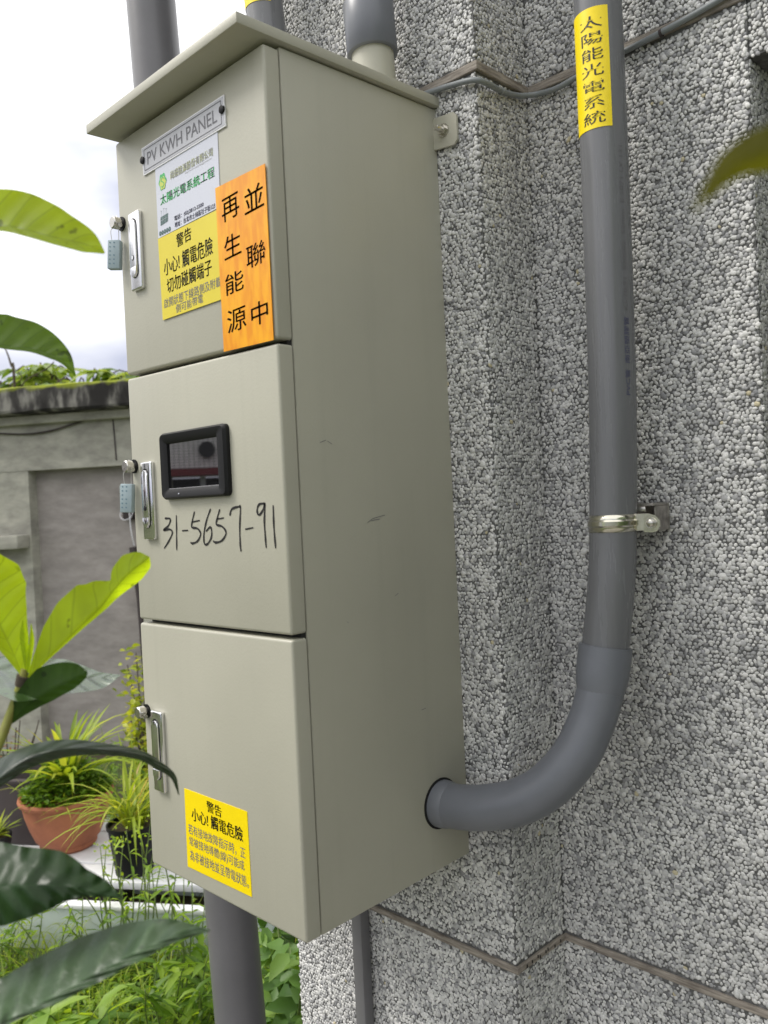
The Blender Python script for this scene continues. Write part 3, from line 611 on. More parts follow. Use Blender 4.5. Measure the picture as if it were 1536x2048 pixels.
# name plate
pl = sticker('nameplate', [(-.3150, 1.1600), (-.0882, 1.1605), (-.0872, 1.1168), (-.3125, 1.1166)], FY - .0022, .002, M['plate_rim'], cab)
sticker('nameplate_face', [(-.3128, 1.1580), (-.0902, 1.1585), (-.0894, 1.1189), (-.3105, 1.1187)], FY - .0026, .001, M['plate'], pl)
bl = []
def frame_lines(x0, x1, z0, z1): return [[(x0, z0), (x1, z0)], [(x1, z0), (x1, z1)], [(x1, z1), (x0, z1)], [(x0, z1), (x0, z0)]]
strokes('nameplate_border', frame_lines(-.3065, -.0955, 1.1225, 1.1545), FY - .0029, .0022, M['ink_g'], pl)
lettering('engraved_lettering', [('PV KWH PANEL', -.2975, -.1060, 1.1290, 1.1480)], FY - .0030, M['ink_g'], pl)
for x, z in ((-.3110, 1.1400), (-.0925, 1.1408)):
    tube('plate_screw', [(x, FY - .0024, z), (x, FY - .0050, z), (x, FY - .0062, z)], [.0058, .0056, .003], M['black'], pl, 14)
# installer's white sticker
ws = sticker('white_sticker', [(-.2790, 1.1175), (-.1092, 1.1175), (-.1112, 1.0120), (-.2800, 1.0100)], FY - .0010, .0009, M['white_v'], cab)
YW = FY - .0013
lettering('company_name', [('尚盛能源股份有限公司', -.2360, -.1230, 1.0880, 1.1000, 0, .0003)], YW, M['ink_yg'], ws)
lettering('company_name_outline', [('尚盛能源股份有限公司', -.2355, -.1225, 1.0876, 1.0996)], YW - .0002, M['ink_l'], ws)
lettering('web_address', [('http://www.sunchengpower.tw', -.1960, -.1260, 1.0830, 1.0866)], YW, M['ink_l'], ws)
lettering('green_heading', [('太陽光電系統工程', -.2680, -.1210, 1.0575, 1.0725, 0, .0006)], YW, M['ink_green'], ws)
lettering('contact_lines', [('電話：(02)2812-5500', -.2310, -.1520, 1.0228, 1.0312, 0, .0002), ('地址：台北市士林區社子街123', -.2310, -.1235, 1.0135, 1.0218, 0, .0002)], YW, M['ink_n'], ws)
def disc_pts(cx, cz, rx, rz, n=20, wob=0.0, k=5): return [(cx + rx * (1 + wob * math.cos(k * a)) * math.cos(a), cz + rz * (1 + wob * math.cos(k * a)) * math.sin(a)) for a in [2 * math.pi * i / n for i in range(n)]]
def flat(name, pts, y, mat, par): return mesh_obj(name, [(x, y, z) for x, z in pts], [tuple(range(len(pts)))], mat, par)
flat('tree_emblem', disc_pts(-.2590, 1.0915, .0105, .0125, 40, .10, 6), YW, M['ink_green'], ws)
flat('tree_emblem_fill', disc_pts(-.2585, 1.0895, .0085, .0095, 40, .10, 6), YW - .0002, M['ink_yg'], ws)
strokes('emblem_mark', [[(-.2540, 1.0955), (-.2590, 1.0975), (-.2620, 1.0935), (-.2575, 1.0905), (-.2545, 1.0870), (-.2590, 1.0835), (-.2625, 1.0850)]], YW - .0004, .0016, M['ink_green'], ws)
# small picture of solar panels under wind turbines
sticker('solar_emblem', [(-.2700, 1.0400), (-.2480, 1.0410), (-.2495, 1.0290), (-.2710, 1.0270)], YW, .0001, M['ink_dg'], ws)
strokes('turbine_emblem', [[(-.2670, 1.0405), (-.2670, 1.0480)], [(-.2670, 1.0480), (-.2690, 1.0500)], [(-.2670, 1.0480), (-.2645, 1.0490)], [(-.2600, 1.0405), (-.2600, 1.0500)], [(-.2600, 1.0500), (-.2620, 1.0520)], [(-.2600, 1.0500), (-.2575, 1.0510)],
        [(-.2530, 1.0405), (-.2530, 1.0480)], [(-.2530, 1.0480), (-.2550, 1.0495)], [(-.2530, 1.0480), (-.2505, 1.0490)]], YW, .0007, M['ink_dg'], ws)
strokes('panel_grid', [[(-.2690 + .0045 * i, 1.0272), (-.2680 + .0045 * i, 1.0405)] for i in range(5)] + [[(-.2700, 1.0340), (-.2490, 1.0350)]], YW - .0003, .0006, M['white_v'], ws)
for i in range(5):
    flat('round_icon', disc_pts(-.2730 + .0068 * i, 1.0158, .0033, .0036), YW, M['ink_dg'], ws)
    strokes('icon_mark', [[(-.2740 + .0068 * i, 1.0150), (-.2720 + .0068 * i, 1.0166)]], YW - .0002, .0009, M['white_v'], ws)
# yellow warning sticker on the top door
y1 = sticker('warning_sticker', [(-.2795, 1.0088), (-.1150, 1.0095), (-.1180, .8830), (-.2775, .8830)], FY - .0020, .0006, M['yellow_f'], cab)
y1['label'] = 'faded yellow warning sticker on the top door'
lettering('warning_lettering', [('警告', -.2270, -.1860, .9820, 1.0020, .003, .0003), ('小心! 觸電危險', -.2660, -.1330, .9480, .9735, .003, .0003), ('切勿碰觸端子', -.2600, -.1380, .9200, .9430, .003, .0003)], FY - .0023, M['ink'], y1)
lettering('small_lettering', [('啟開狀態下線路側及附載', -.2710, -.1170, .8995, .9140, .002), ('側可能帶電', -.2380, -.1640, .8845 + .0015, .8990, .002)], FY - .0023, M['ink_g'], y1)
# orange sticker, brush lettering in two columns
os_ = sticker('orange_sticker', [(-.1183, 1.0395), (-.0030, 1.0380), (-.0028, .8060), (-.1170, .8085)], FY - .0032, .0010, M['orange'], cab)
def column(chars, boxes): return [(c, *b_, .002, .0004) for c, b_ in zip(chars, boxes)]
cl = hit(458, 410, 1, FY - .003)
def bx4(x0, y0, x1, y1):      # sheet rectangle from two survey points
    a = hit(x0, y1, 1, FY - .003); b_ = hit(x1, y0, 1, FY - .003); c = hit((x0 + x1) / 2, (y0 + y1) / 2, 1, FY - .003); w2 = (b_.x - a.x) / 2
    hgt = (y1 - y0) * .78
    t_ = hit((x0 + x1) / 2, (y0 + y1) / 2 - hgt / 2, 1, FY - .003).z; u_ = hit((x0 + x1) / 2, (y0 + y1) / 2 + hgt / 2, 1, FY - .003).z
    return (c.x - w2, c.x + w2, u_, t_)
BB = [bx4(445, 385, 477, 447), bx4(450, 462, 481, 522), bx4(452, 539, 486, 593), bx4(456, 610, 491, 670), bx4(490, 365, 526, 430), bx4(494, 480, 530, 540), bx4(504, 597, 535, 657)]
for c_, b4 in zip('再生能源並聯中', BB): lettering('brush_character', [(c_, *b4, .002, .0002)], FY - .0035, M['ink_b'], os_)
# yellow sticker on the bottom door
y2 = sticker('warning_sticker', [(-.2868, .1500), (-.1200, .1512), (-.1187, .0285), (-.2880, .0258)], FY - .0008, .0007, M['yellow'], cab)
y2['label'] = 'bright yellow warning sticker on the bottom door'
lettering('warning_lettering', [('警告', -.2240, -.1850, .1280, .1450, -.001, .0004), ('小心! 觸電危險', -.2680, -.1330, .1040, .1250, .0, .0004)], FY - .0011, M['ink'], y2)
lettering('small_lettering', [('若有接地故障指示時，正', -.2800, -.1290, .0800, .0965), ('常被接地導體(線)可能成', -.2790, -.1330, .0600, .0770), ('為非被接地並呈帶電狀態。', -.2790, -.1240, .0390, .0560)], FY - .0011, M['ink_g'], y2)
# handwritten number
def fz(x, y): q_ = hit(220 + x / 3.657, 740 + y / 3.657, 1, FY - .0006); return (q_.x, q_.z)
hand = [[(400, 1085), (440, 1090), (425, 1140), (390, 1172), (435, 1165), (455, 1190), (430, 1250), (395, 1305)], [(484, 1062), (486, 1180), (487, 1318)], [(527, 1176), (570, 1172)],
        [(617, 1035), (600, 1110), (598, 1150), (640, 1160), (662, 1200), (640, 1250), (605, 1268), (588, 1262)], [(600, 1112), (655, 1100)],
        [(735, 1015), (705, 1100), (686, 1200), (690, 1270), (715, 1270), (742, 1215), (735, 1150), (700, 1180)],
        [(802, 1018), (782, 1090), (778, 1130), (820, 1145), (848, 1190), (820, 1245), (775, 1262), (752, 1250)], [(782, 1090), (832, 1082)],
        [(875, 1065), (890, 1018), (940, 1000), (953, 1010), (948, 1150), (952, 1280), (958, 1328)], [(988, 1165), (1047, 1153)],
        [(1130, 975), (1088, 985), (1075, 1030), (1090, 1060), (1120, 1020), (1132, 975), (1128, 1100), (1135, 1220), (1142, 1302)], [(1192, 988), (1198, 1150), (1211, 1305)]]
strokes('handwritten_number', [[fz(*p) for p in ln] for ln in hand], FY - .0006, .0036, M['ink'], doors[1])
# meter window
wx0, wx1, wz0, wz1 = -.2948, -.1174, .6045, .7078
gx0, gx1, gz0, gz1 = -.2768, -.1408, .6206, .6905
def rrect(x0, x1, z0, z1, r_, n=5):
    out = []
    for cx, cz, a0 in ((x1 - r_, z1 - r_, 0), (x0 + r_, z1 - r_, 90), (x0 + r_, z0 + r_, 180), (x1 - r_, z0 + r_, 270)):
        out += [(cx + r_ * math.cos(rad(a0 + 90 * i / n)), cz + r_ * math.sin(rad(a0 + 90 * i / n))) for i in range(n + 1)]
    return out
bm = bmesh.new(); rings = []
for (x0, x1, z0, z1, r_, y) in ((wx0, wx1, wz0, wz1, .008, FY + .001), (wx0, wx1, wz0, wz1, .008, FY - .006), (wx0 + .003, wx1 - .003, wz0 + .003, wz1 - .003, .007, FY - .0105),
                                (gx0 - .005, gx1 + .005, gz0 - .005, gz1 + .005, .003, FY - .0095), (gx0, gx1, gz0, gz1, .0015, FY - .0065), (gx0, gx1, gz0, gz1, .0015, FY - .002)):
    rings.append([bm.verts.new((x, y, z)) for x, z in rrect(x0, x1, z0, z1, r_)])
for A, B in zip(rings, rings[1:]):
    for i in range(len(A)): bm.faces.new((A[i], A[(i + 1) % len(A)], B[(i + 1) % len(A)], B[i]))
smooth_by_angle(bm_obj('window_bezel', bm, M['black'], doors[1]), 30)
flat('window_glass', [(gx0 - .001, gz0 - .001), (gx1 + .001, gz0 - .001), (gx1 + .001, gz1 + .001), (gx0 - .001, gz1 + .001)], FY - .0040, M['glass'], doors[1])
box('glass_edge_highlight', (gx0 + .0005, FY - .0066, gz0 - .0002), (gx1 - .0005, FY - .0042, gz0 + .0009), M['chrome_m'], doors[1])  # bright strip standing in for the highlight on the bezel's inner edge
tube('pilot_lamp', [(-.2425, FY - .0092, .6125), (-.2425, FY - .0112, .6125)], .0011, M['white_v'], doors[1], 10)
# ear bolted to the wall
bm = bmesh.new(); pts = [(-.004, 1.1445), (.040, 1.1395), (.0470, 1.146), (.0478, 1.183), (.041, 1.1905), (-.004, 1.1935)]
fv = [bm.verts.new((x, -.0085, z)) for x, z in pts]; kv = [bm.verts.new((x, -.0045, z)) for x, z in pts]
bm.faces.new(fv); bm.faces.new(kv[::-1])
for i in range(6): bm.faces.new((fv[i], kv[i], kv[(i + 1) % 6], fv[(i + 1) % 6]))
ear = bm_obj('mounting_ear', bm, M['paint'], cab)
bx_, bz_ = .0210, 1.1680
tube('washer', [(bx_, -.008, bz_), (bx_, -.0105, bz_)], .0105, M['steel'], ear, 20)
tube('nut', [(bx_, -.0105, bz_), (bx_, -.0165, bz_)], .0078, M['steel'], ear, 6)
tube('bolt', [(bx_, -.0165, bz_), (bx_, -.0265, bz_), (bx_, -.028, bz_)], [.0046, .0046, .0036], M['steel'], ear, 12)
# dark hole where the elbow enters, scuffs
tube('conduit_entry', [(-.004, -.0655, .1083), (.0012, -.0655, .1083)], .0395, M['hole'], cab, 32)
def sc(x, y): q_ = hit(x, y, 0, .0006); return (q_.y, q_.z)
for pts in ([(640, 885), (652, 880)], [(655, 882), (664, 888)], [(735, 1045), (745, 1037), (770, 1030)], [(742, 1041), (760, 1038)], [(790, 1192), (797, 1186)], [(694, 1243), (697, 1246)], [(843, 1420), (852, 1416)]):
    vs, fs = [], []
    P_ = [sc(*p) for p in pts]
    for (y, z) in P_: vs += [(.0006, y, z - .0005), (.0006, y, z + .0003)]
    for i in range(len(P_) - 1): fs.append((2 * i, 2 * i + 1, 2 * i + 3, 2 * i + 2))
    mesh_obj('scuff', vs, fs, M['ink_g'], cab)

# lead-and-plastic seals hanging from the studs
def seal(z, rz, label):
    x, y = -.392, FY - .009
    s = thing('meter_seal', (x, y, z - .08), label, 'seal')
    Mx = Matrix.Translation((x - .004, y - .004, z - .052)) @ Matrix.Rotation(rad(rz), 4, 'Z') @ Matrix.Rotation(rad(4), 4, 'Y')
    b_ = box('seal_body', (-.0105, -.0065, -.0235), (.0105, .0065, .0235), M['seal'], s, bev=.0016, seg=2, M=Mx)
    marks = []
    for col in range(2):
        for row in range(6):
            if (col, row) in ((1, 2),): continue
            bm_ = bmesh.new(); x0 = -.0060 + .0070 * col; z0 = .0185 - .0068 * row
            vs_ = [Mx @ Vector((x0 + a, -.00665, z0 + b2)) for a, b2 in ((-.0014, -.0006), (.0014, -.0014), (.0016, .0012), (-.0012, .0016))]
            marks.append(([tuple(v) for v in vs_], [(0, 1, 2, 3)])); bm_.free()
    vs, fs = merge(marks); mesh_obj('stamped_marks', vs, fs, M['seal_d'], b_)
    top = [Mx @ Vector((-.0060, 0, .023)), Mx @ Vector((.0060, 0, .023))]
    tube('seal_wire', spline([top[0], top[0] + Vector((-.001, 0, .018)), (x - .004, y, z - .003), (x + .001, y - .001, z + .0108), (x + .007, y - .001, z - .001), top[1] + Vector((.0015, 0, .018)), top[1]], 30), .00065, M['wire'], s, 6)
seal(1.062, 38, 'pale blue plastic seal on a wire loop beside the stickered top door')
seal(.663, 34, 'pale blue plastic seal on a wire loop beside the meter window door')

# ================================================================== CONDUITS
R1 = .0338
px = [(893, 1609, -.0640), (925, 1614, -.0610), (970, 1615, -.055), (1035, 1604, -.040), (1095, 1572, -.020), (1150, 1512, .002), (1184, 1440, .022), (1200, 1385, .032)]
elb = [Vector((-.012, -.0650, .1085))] + [hit(x, y, 1, yy) for x, y, yy in px]
up_ = [hit(x, y, 1, yy) for x, y, yy in ((1200, 1385, .032), (1207, 1330, .040), (1213, 1272, .046), (1223, 1160, .053), (1226, 1050, .058), (1225, 800, .060), (1212, 400, .060), (1195, 0, .060), (1178, -300, .060))]
con = thing('conduit', (elb[4].x, elb[4].y, elb[4].z - .05), 'grey plastic conduit with a yellow label, sweeping from the cabinet side up the wall', 'conduit')
pe = spline(elb[:1] + elb[1:], 40)
tube('elbow', pe + [pe[-1] + (pe[-1] - pe[-2]) * .6], R1 * 1.0, M['pvc_b'], con, 32, 60)
tube('elbow_collar', [pe[1], pe[4], pe[6], pe[7]], [R1 * 1.075, R1 * 1.075, R1 * 1.055, R1 * .99], M['pvc_b'], con, 32, 60)
us = spline(up_, 60)
i0 = 0
sock = us[0:13]
tube('socket', [sock[0], sock[2], sock[5], sock[8], sock[11], us[13]], [R1 * .99, R1 * 1.07, R1 * 1.13, R1 * 1.145, R1 * 1.145, R1 * 1.135], M['pvc_b'], con, 32, 45)
tube('upright', us[10:], R1, M['pvc'], con, 32, 60)
# label wrapped on the upright and the maker's printing; both follow the tube axis
def axis_at(z):
    for a, b_ in zip(us, us[1:]):
        if a.z <= z <= b_.z: return a.lerp(b_, (z - a.z) / (b_.z - a.z))
    return us[-1]
def on_pipe(z, ang, r_, ax=axis_at): c = ax(z); return (c.x + r_ * math.cos(ang), c.y + r_ * math.sin(ang), c.z)
def wrap_sheet(name, ax, r_, z0, z1, a0, a1, mat, par, n=20, mrows=8):
    vs, fs = [], []
    for j in range(mrows + 1):
        for i in range(n + 1): vs.append(on_pipe(z0 + (z1 - z0) * j / mrows, a0 + (a1 - a0) * i / n, r_, ax))
    for j in range(mrows):
        for i in range(n): k = j * (n + 1) + i; fs.append((k, k + 1, k + n + 2, k + n + 1))
    return mesh_obj(name, vs, fs, mat, par, True)
def wrap_text(name, body, ax, r_, z0, z1, a0, a1, mat, par, turn=False, line=1.0):
    uv, fs = glyphs(body, 3, line=line)
    vs = [on_pipe(z0 + (z1 - z0) * (u if turn else w), a0 + (a1 - a0) * ((1 - w) if turn else u), r_, ax) for u, w in uv]
    return mesh_obj(name, vs, fs, mat, par)
vang = math.atan2(CAM.y - .06, CAM.x - .263)          # direction from the upright towards where we stand
zA, zB = hit(1190, 262, 1, .035).z, hit(1178, 24, 1, .035).z
lb = wrap_sheet('yellow_label', axis_at, R1 + .0006, zA, zB, vang - rad(128), vang + rad(22), M['yellow'], con)
wrap_text('label_lettering', '太\n陽\n能\n光\n電\n系\n統', axis_at, R1 + .0010, zA + .006, zB - .012, vang - rad(48), vang + rad(8), M['ink'], lb, line=1.2)
wrap_text('pipe_printing', 'PVC管  南亞塑膠管', axis_at, R1 + .0003, .72, .83, vang + rad(33), vang + rad(48), M['ink_f'], con, turn=True)
wrap_text('pipe_printing', '61.70.91  S20502  52mm  E 1071 LV 131', axis_at, R1 + .0003, .84, 1.07, vang + rad(35), vang + rad(46), M['pvc_d'], con, turn=True)

# clamp and strut bracket
zc = hit(1226, 1047, 1, .04).z; ac = axis_at(zc)
cl_ = thing('pipe_clamp', (ac.x + .04, ac.y + .03, zc - .03), 'shiny zinc pipe clamp on a short steel bracket holding the conduit', 'clamp')
def strap(name, r_, zz0, zz1, a0, a1, mat, bulge=.0):
    n_ = 40; vs, fs = [], []
    prof = [(zz0, 0), (zz0 + (zz1 - zz0) * .28, .0002), (zz0 + (zz1 - zz0) * .38, bulge), (zz0 + (zz1 - zz0) * .62, bulge), (zz0 + (zz1 - zz0) * .72, .0002), (zz1, 0)]
    for i in range(n_ + 1):
        a = a0 + (a1 - a0) * i / n_
        for z, dr_ in prof: vs.append(on_pipe(z, a, r_ + dr_))
    k = len(prof)
    for i in range(n_):
        for j in range(k - 1): fs.append((i * k + j, i * k + j + 1, (i + 1) * k + j + 1, (i + 1) * k + j))
    o = mesh_obj(name, vs, fs, mat, cl_); md = o.modifiers.new('thick', 'SOLIDIFY'); md.thickness = .0014; md.offset = 1
    return smooth_by_angle(o, 30)
strap('strap', R1 + .0004, zc - .0125, zc + .0125, rad(-200), rad(12), M['brass_zinc'], .0022)
ex = ac.x + R1 * math.cos(rad(12)); ey = ac.y + R1 * math.sin(rad(12))
box('strap_tongue', (ex - .001, ey - .001, zc - .0123), (ex + .018, ey + .0008, zc + .0123), M['brass_zinc'], cl_, bev=.0005, seg=1, M=Matrix.Translation((ex, ey, 0)) @ Matrix.Rotation(rad(14), 4, 'Z') @ Matrix.Translation((-ex, -ey, 0)))
ec = Vector((ex + .0255, ey - .004, zc - .001))
bm = bmesh.new(); pts = [(-.012, .0135), (-.004, .0135), (.006, .0105), (.012, .004), (.0125, -.004), (.008, -.0115), (.0, -.0135), (-.012, -.013)]
fv = [bm.verts.new((ec.x + a, ec.y, ec.z + b_)) for a, b_ in pts]; kv = [bm.verts.new((ec.x + a, ec.y + .002, ec.z + b_)) for a, b_ in pts]
bm.faces.new(fv); bm.faces.new(kv[::-1])
for i in range(8): bm.faces.new((fv[i], kv[i], kv[(i + 1) % 8], fv[(i + 1) % 8]))
lug = bm_obj('clamp_lug', bm, M['brass_zinc'], cl_)
tube('washer', [(ec.x, ec.y, ec.z), (ec.x, ec.y - .0022, ec.z)], .0078, M['steel'], cl_, 20)
tube('screw', [(ec.x, ec.y - .0022, ec.z), (ec.x, ec.y - .006, ec.z), (ec.x, ec.y - .0072, ec.z)], [.0052, .0050, .003], M['steel'], cl_, 16)
bx0, bz0, bz1 = ac.x - .02, zc - .014, zc + .026
box('bracket_plate', (bx0, YR - .010, bz0), (.3035, YR - .0065, bz1), M['rust_steel'], cl_, bev=.0006, seg=1)
box('bracket_lip', (bx0, ac.y + .020, bz1 - .0035), (.3037, YR - .0102, bz1 + .0002), M['rust_steel'], cl_, bev=.0006, seg=1)
box('bracket_rail', (bx0, ac.y + .018, bz1 - .0120), (.2925, ac.y + .0245, bz1 - .0037), M['steel'], cl_, bev=.0015, seg=2)
box('bracket_web', (.3008, ac.y + .028, bz0 + .001), (.3036, YR - .0103, bz1 - .0037), M['rust_steel'], cl_, bev=.0006, seg=1)

# coupling on the roof, right-hand conduit
yk = -.068
def roof_pt(x, y): return hit(x, y, 1, yk)
a_ = roof_pt(749, 150); b2 = roof_pt(735, 0); dv = (b2 - a_).normalized(); p0 = a_ - dv * .10
rc = thing('roof_conduit', (p0.x, p0.y, 1.22), 'grey plastic conduit coupling on a beige stub at the hood, back right corner', 'conduit')
def along(t_): return p0 + dv * t_
h0 = (1.205 - p0.z) / dv.z; hc = (hit(744, 112, 1, yk).z - p0.z) / dv.z
tube('stub', [along(h0), along(hc + .03)], 0.0340, M['paint'], rc, 32)
tube('coupling', [along(hc), along(hc + .0015), along(hc + .082), along(hc + .0905)], [.0395, .0410, .0410, .0370], M['pvc_b'], rc, 32, 50)
tube('upright', [along(hc + .08), along(hc + .9)], 0.0335, M['pvc'], rc, 32)
# middle conduit with a yellow label
a_ = hit(533, 50, 1, yk); b2 = hit(527, 0, 1, yk); dv2 = (b2 - a_).normalized()
mc = thing('label_conduit', (a_.x, a_.y, 1.22), 'grey plastic conduit rising behind the hood beside the wall end, with a yellow label', 'conduit')
p1 = a_ + dv2 * ((1.206 - a_.z) / dv2.z)
tube('upright', [p1, p1 + dv2 * 1.1], .0345, M['pvc'], mc, 32)
def mid_axis(z): return p1 + dv2 * ((z - p1.z) / dv2.z)
zl_ = hit(515, 12, 1, yk - .02).z
vang2 = math.atan2(CAM.y - p1.y, CAM.x - p1.x)
l2 = wrap_sheet('yellow_label', mid_axis, .0352, zl_, zl_ + .22, vang2 - rad(130), vang2 + rad(20), M['yellow'], mc)
wrap_text('label_lettering', '太\n陽\n能\n光\n電\n系\n統', mid_axis, .0356, zl_ + .006, zl_ + .21, vang2 - rad(44), vang2 + rad(2), M['ink'], l2, line=1.2)
# big leaning standpipe left of the pier
a_ = hit(307, 60, 1, .0); b2 = hit(473, 1950, 1, .0); dv3 = (a_ - b2).normalized()
g0 = b2 + dv3 * ((GZ - .02 - b2.z) / dv3.z)
tag(tube('standpipe', [g0, b2, a_, a_ + dv3 * .9], .0555, M['pvc_d'], None, 40), 'thick dark grey plastic standpipe rising from the weeds behind the cabinet', 'pipe')
# flat duct below the cabinet
tag(box('cable_duct', (-.2680, -.028, GZ + .005), (-.2425, -.006, .004), M['pvc_d'], None, bev=.002), 'narrow dark grey square cable duct running down the wall under the cabinet', 'duct')
# cable along the upper batten
cp = [hit(x, y, 1, yy) for x, y, yy in ((760, 222, -.009), (850, 188, -.009), (905, 170, -.009), (948, 160, -.010), (975, 167, .010), (1003, 182, .055), (1035, 191, .098), (1070, 189, .124), (1110, 178, .1255), (1150, 156, .1255), (1200, 127, .1255), (1262, 96, .1255), (1320, 66, .1255), (1400, 22, .1255), (1480, -25, .1255), (1700, -150, .1255))]
wc = thing('wall_cable', tuple(cp[3]), 'thin grey cable clipped along the upper wooden batten of the wall', 'cable')
tube('cable', spline(cp, 120), .0044, M['cable'], wc, 12)
for x, y, yy in ((1322, 66, .1255), (1003, 183, .055)):
    c = hit(x, y, 1, yy); d_ = (hit(x + 30, y - 16, 1, yy) - hit(x - 30, y + 16, 1, yy)).normalized() if x > 1200 else Vector((.2, .97, -.1)).normalized()
    tube('cable_clip', [c - d_ * .002, c + d_ * .002], .0056, M['cable'] if x < 1200 else M['brown'], wc, 12)

# ================================================================== FOLIAGE BUILDERS
def leaf_batch(name, items, mat, parent=None):
    """items: (base, direction, normal, length, width, droop, tone); each leaf is a small folded, drooping sheet"""
    n_ = len(items)
    B = np.array([i[0] for i in items], float); Dd = np.array([i[1] for i in items], float); Nn = np.array([i[2] for i in items], float)
    Ln = np.array([i[3] for i in items])[:, None]; Wd = np.array([i[4] for i in items])[:, None]; Dr = np.array([i[5] for i in items])[:, None]; T_ = np.array([i[6] for i in items])
    Dd /= np.linalg.norm(Dd, axis=1)[:, None]; Sd = np.cross(Dd, Nn); Sd /= np.linalg.norm(Sd, axis=1)[:, None] + 1e-9; Nn = np.cross(Sd, Dd)
    rows = [(0.0, .0), (.28, .42), (.62, .40), (1.0, .0)]
    vs = []; dz = np.array([[0, 0, -1.0]])
    for t_, w in rows:
        c = B + Dd * Ln * t_ + dz * Dr * Ln * t_ * t_
        if w == 0: vs.append(c)
        else: vs += [c - Sd * Wd * w + Nn * Wd * .16, c, c + Sd * Wd * w + Nn * Wd * .16]
    Vv = np.stack(vs, 1); k = Vv.shape[1]
    F_ = [(0, 2, 1), (0, 3, 2), (1, 2, 5, 4), (2, 3, 6, 5), (4, 5, 7), (5, 6, 7)]
    fs = [tuple(a + i * k for a in f) for i in range(n_) for f in F_]
    me = bpy.data.meshes.new(name); me.from_pydata(Vv.reshape(-1, 3).tolist(), [], fs)
    a = me.attributes.new('tone', 'FLOAT', 'POINT'); a.data.foreach_set('value', np.repeat(T_, k).astype(np.float32)); me.update()
    return link(name, me, mat, parent, True)
def blades(name, items, mat, parent=None, seg=7):
    """items: (base, azimuth, length, width, lift, droop, tone): arching strap leaves"""
    vs, fs, tn = [], [], []
    for base, az, ln, wd, lift, droop, tone in items:
        d_ = Vector((math.cos(az), math.sin(az), 0)); s_ = Vector((-math.sin(az), math.cos(az), 0)); p = Vector(base); el = lift; k = len(vs)
        for i in range(seg + 1):
            t_ = i / seg; w = wd * (0.35 + 1.3 * t_) if t_ < .35 else wd * .8 * (1 - ((t_ - .35) / .65) ** 2.2) + wd * .02
            vs += [p - s_ * w * .5 + Vector((0, 0, w * .22)), p, p + s_ * w * .5 + Vector((0, 0, w * .22))]; tn += [tone] * 3
            p = p + (d_ * math.cos(el) + Vector((0, 0, 1)) * math.sin(el)) * (ln / seg); el -= droop / seg
        for i in range(seg):
            a = k + 3 * i; fs += [(a, a + 1, a + 4, a + 3), (a + 1, a + 2, a + 5, a + 4)]
    me = bpy.data.meshes.new(name); me.from_pydata([tuple(v) for v in vs], [], fs)
    a = me.attributes.new('tone', 'FLOAT', 'POINT'); a.data.foreach_set('value', np.array(tn, np.float32)); me.update()
    return link(name, me, mat, parent, True)
U_ = random.uniform
def rdir(zlo=-.3, zhi=.9):
    a = U_(0, 6.283); z = U_(zlo, zhi); r_ = math.sqrt(max(.05, 1 - z * z)); return (r_ * math.cos(a), r_ * math.sin(a), z)

# ------------------------------------------------------------------ big-leaved plant close to us on the left
def big_leaf(mid, upw, dnw, fold_u, fold_d, curl, mat, parent, n=40, ns=7, name='leaf', wav=.0, label=None):
    """mid: survey points (x, y, distance) along the midrib; upw / dnw: half widths; fold_*: how far each half turns away in depth"""
    m_ = len(mid); P_ = spline(mid, n)
    tt = np.linspace(0, m_ - 1, n + 1); wu = np.interp(tt, range(m_), upw); wd = np.interp(tt, range(m_), dnw)
    def soften(w):
        w = w.copy()
        for _ in range(1): w[1:-1] = (w[:-2] + 2 * w[1:-1] + w[2:]) / 4
        return w
    wu, wd = soften(wu), soften(wd)
    fu = fold_u if hasattr(fold_u, '__len__') else [fold_u] * m_; fd = fold_d if hasattr(fold_d, '__len__') else [fold_d] * m_
    fu = np.interp(tt, range(m_), fu); fd = np.interp(tt, range(m_), fd)
    vs, uvs, fs = [], [], []
    for i in range(n + 1):
        a, b_ = P_[max(i - 1, 0)], P_[min(i + 1, n)]; t_ = Vector((b_.x - a.x, b_.y - a.y)).normalized(); nr = Vector((t_.y, -t_.x))
        if nr.y > 0 and abs(t_.x) > .3: nr = -nr
        elif abs(t_.x) <= .3 and nr.x < 0: nr = -nr
        for j in range(-ns, ns + 1):
            s_ = j / ns; w = (wu[i] if s_ > 0 else wd[i]); f_ = (fu[i] if s_ > 0 else fd[i]); q_ = abs(s_)
            x, y = P_[i].x + nr.x * w * s_, P_[i].y + nr.y * w * s_
            wm = w / FPX * P_[i].z
            d_ = P_[i].z + wm * (f_ * q_ + curl * q_ * q_) + wav * math.sin(i * 1.15 + (2 if s_ > 0 else 0)) * q_ * q_
            vs.append(at(x, y, d_)); uvs.append((i / n, s_))
    k = 2 * ns + 1
    for i in range(n):
        for j in range(k - 1): fs.append((i * k + j, i * k + j + 1, (i + 1) * k + j + 1, (i + 1) * k + j))
    me = bpy.data.meshes.new(name); me.from_pydata([tuple(v) for v in vs], [], fs)
    ul = me.uv_layers.new(name='UVMap'); ul.data.foreach_set('uv', [c for l in me.loops for c in uvs[l.vertex_index]]); me.update()
    o = link(name, me, mat, parent, True)
    if label: o['label'] = label
    return o
base_g = at(-200, 2100, .64); gpos = Vector((base_g.x, base_g.y, GZ))
sh = thing('broadleaf_sapling', tuple(gpos), 'broad-leaved sapling with glossy dark leaves and glowing yellow-green young ones, in front of the cabinet', 'sapling')
tube('stem', spline([gpos, at(-190, 2300, .66), base_g, at(-230, 1800, .70), at(-230, 1200, .80), at(-215, 700, .83), at(-185, 460, .76)], 50), list(np.linspace(.011, .0045, 51)), M['bark'], sh, 10)
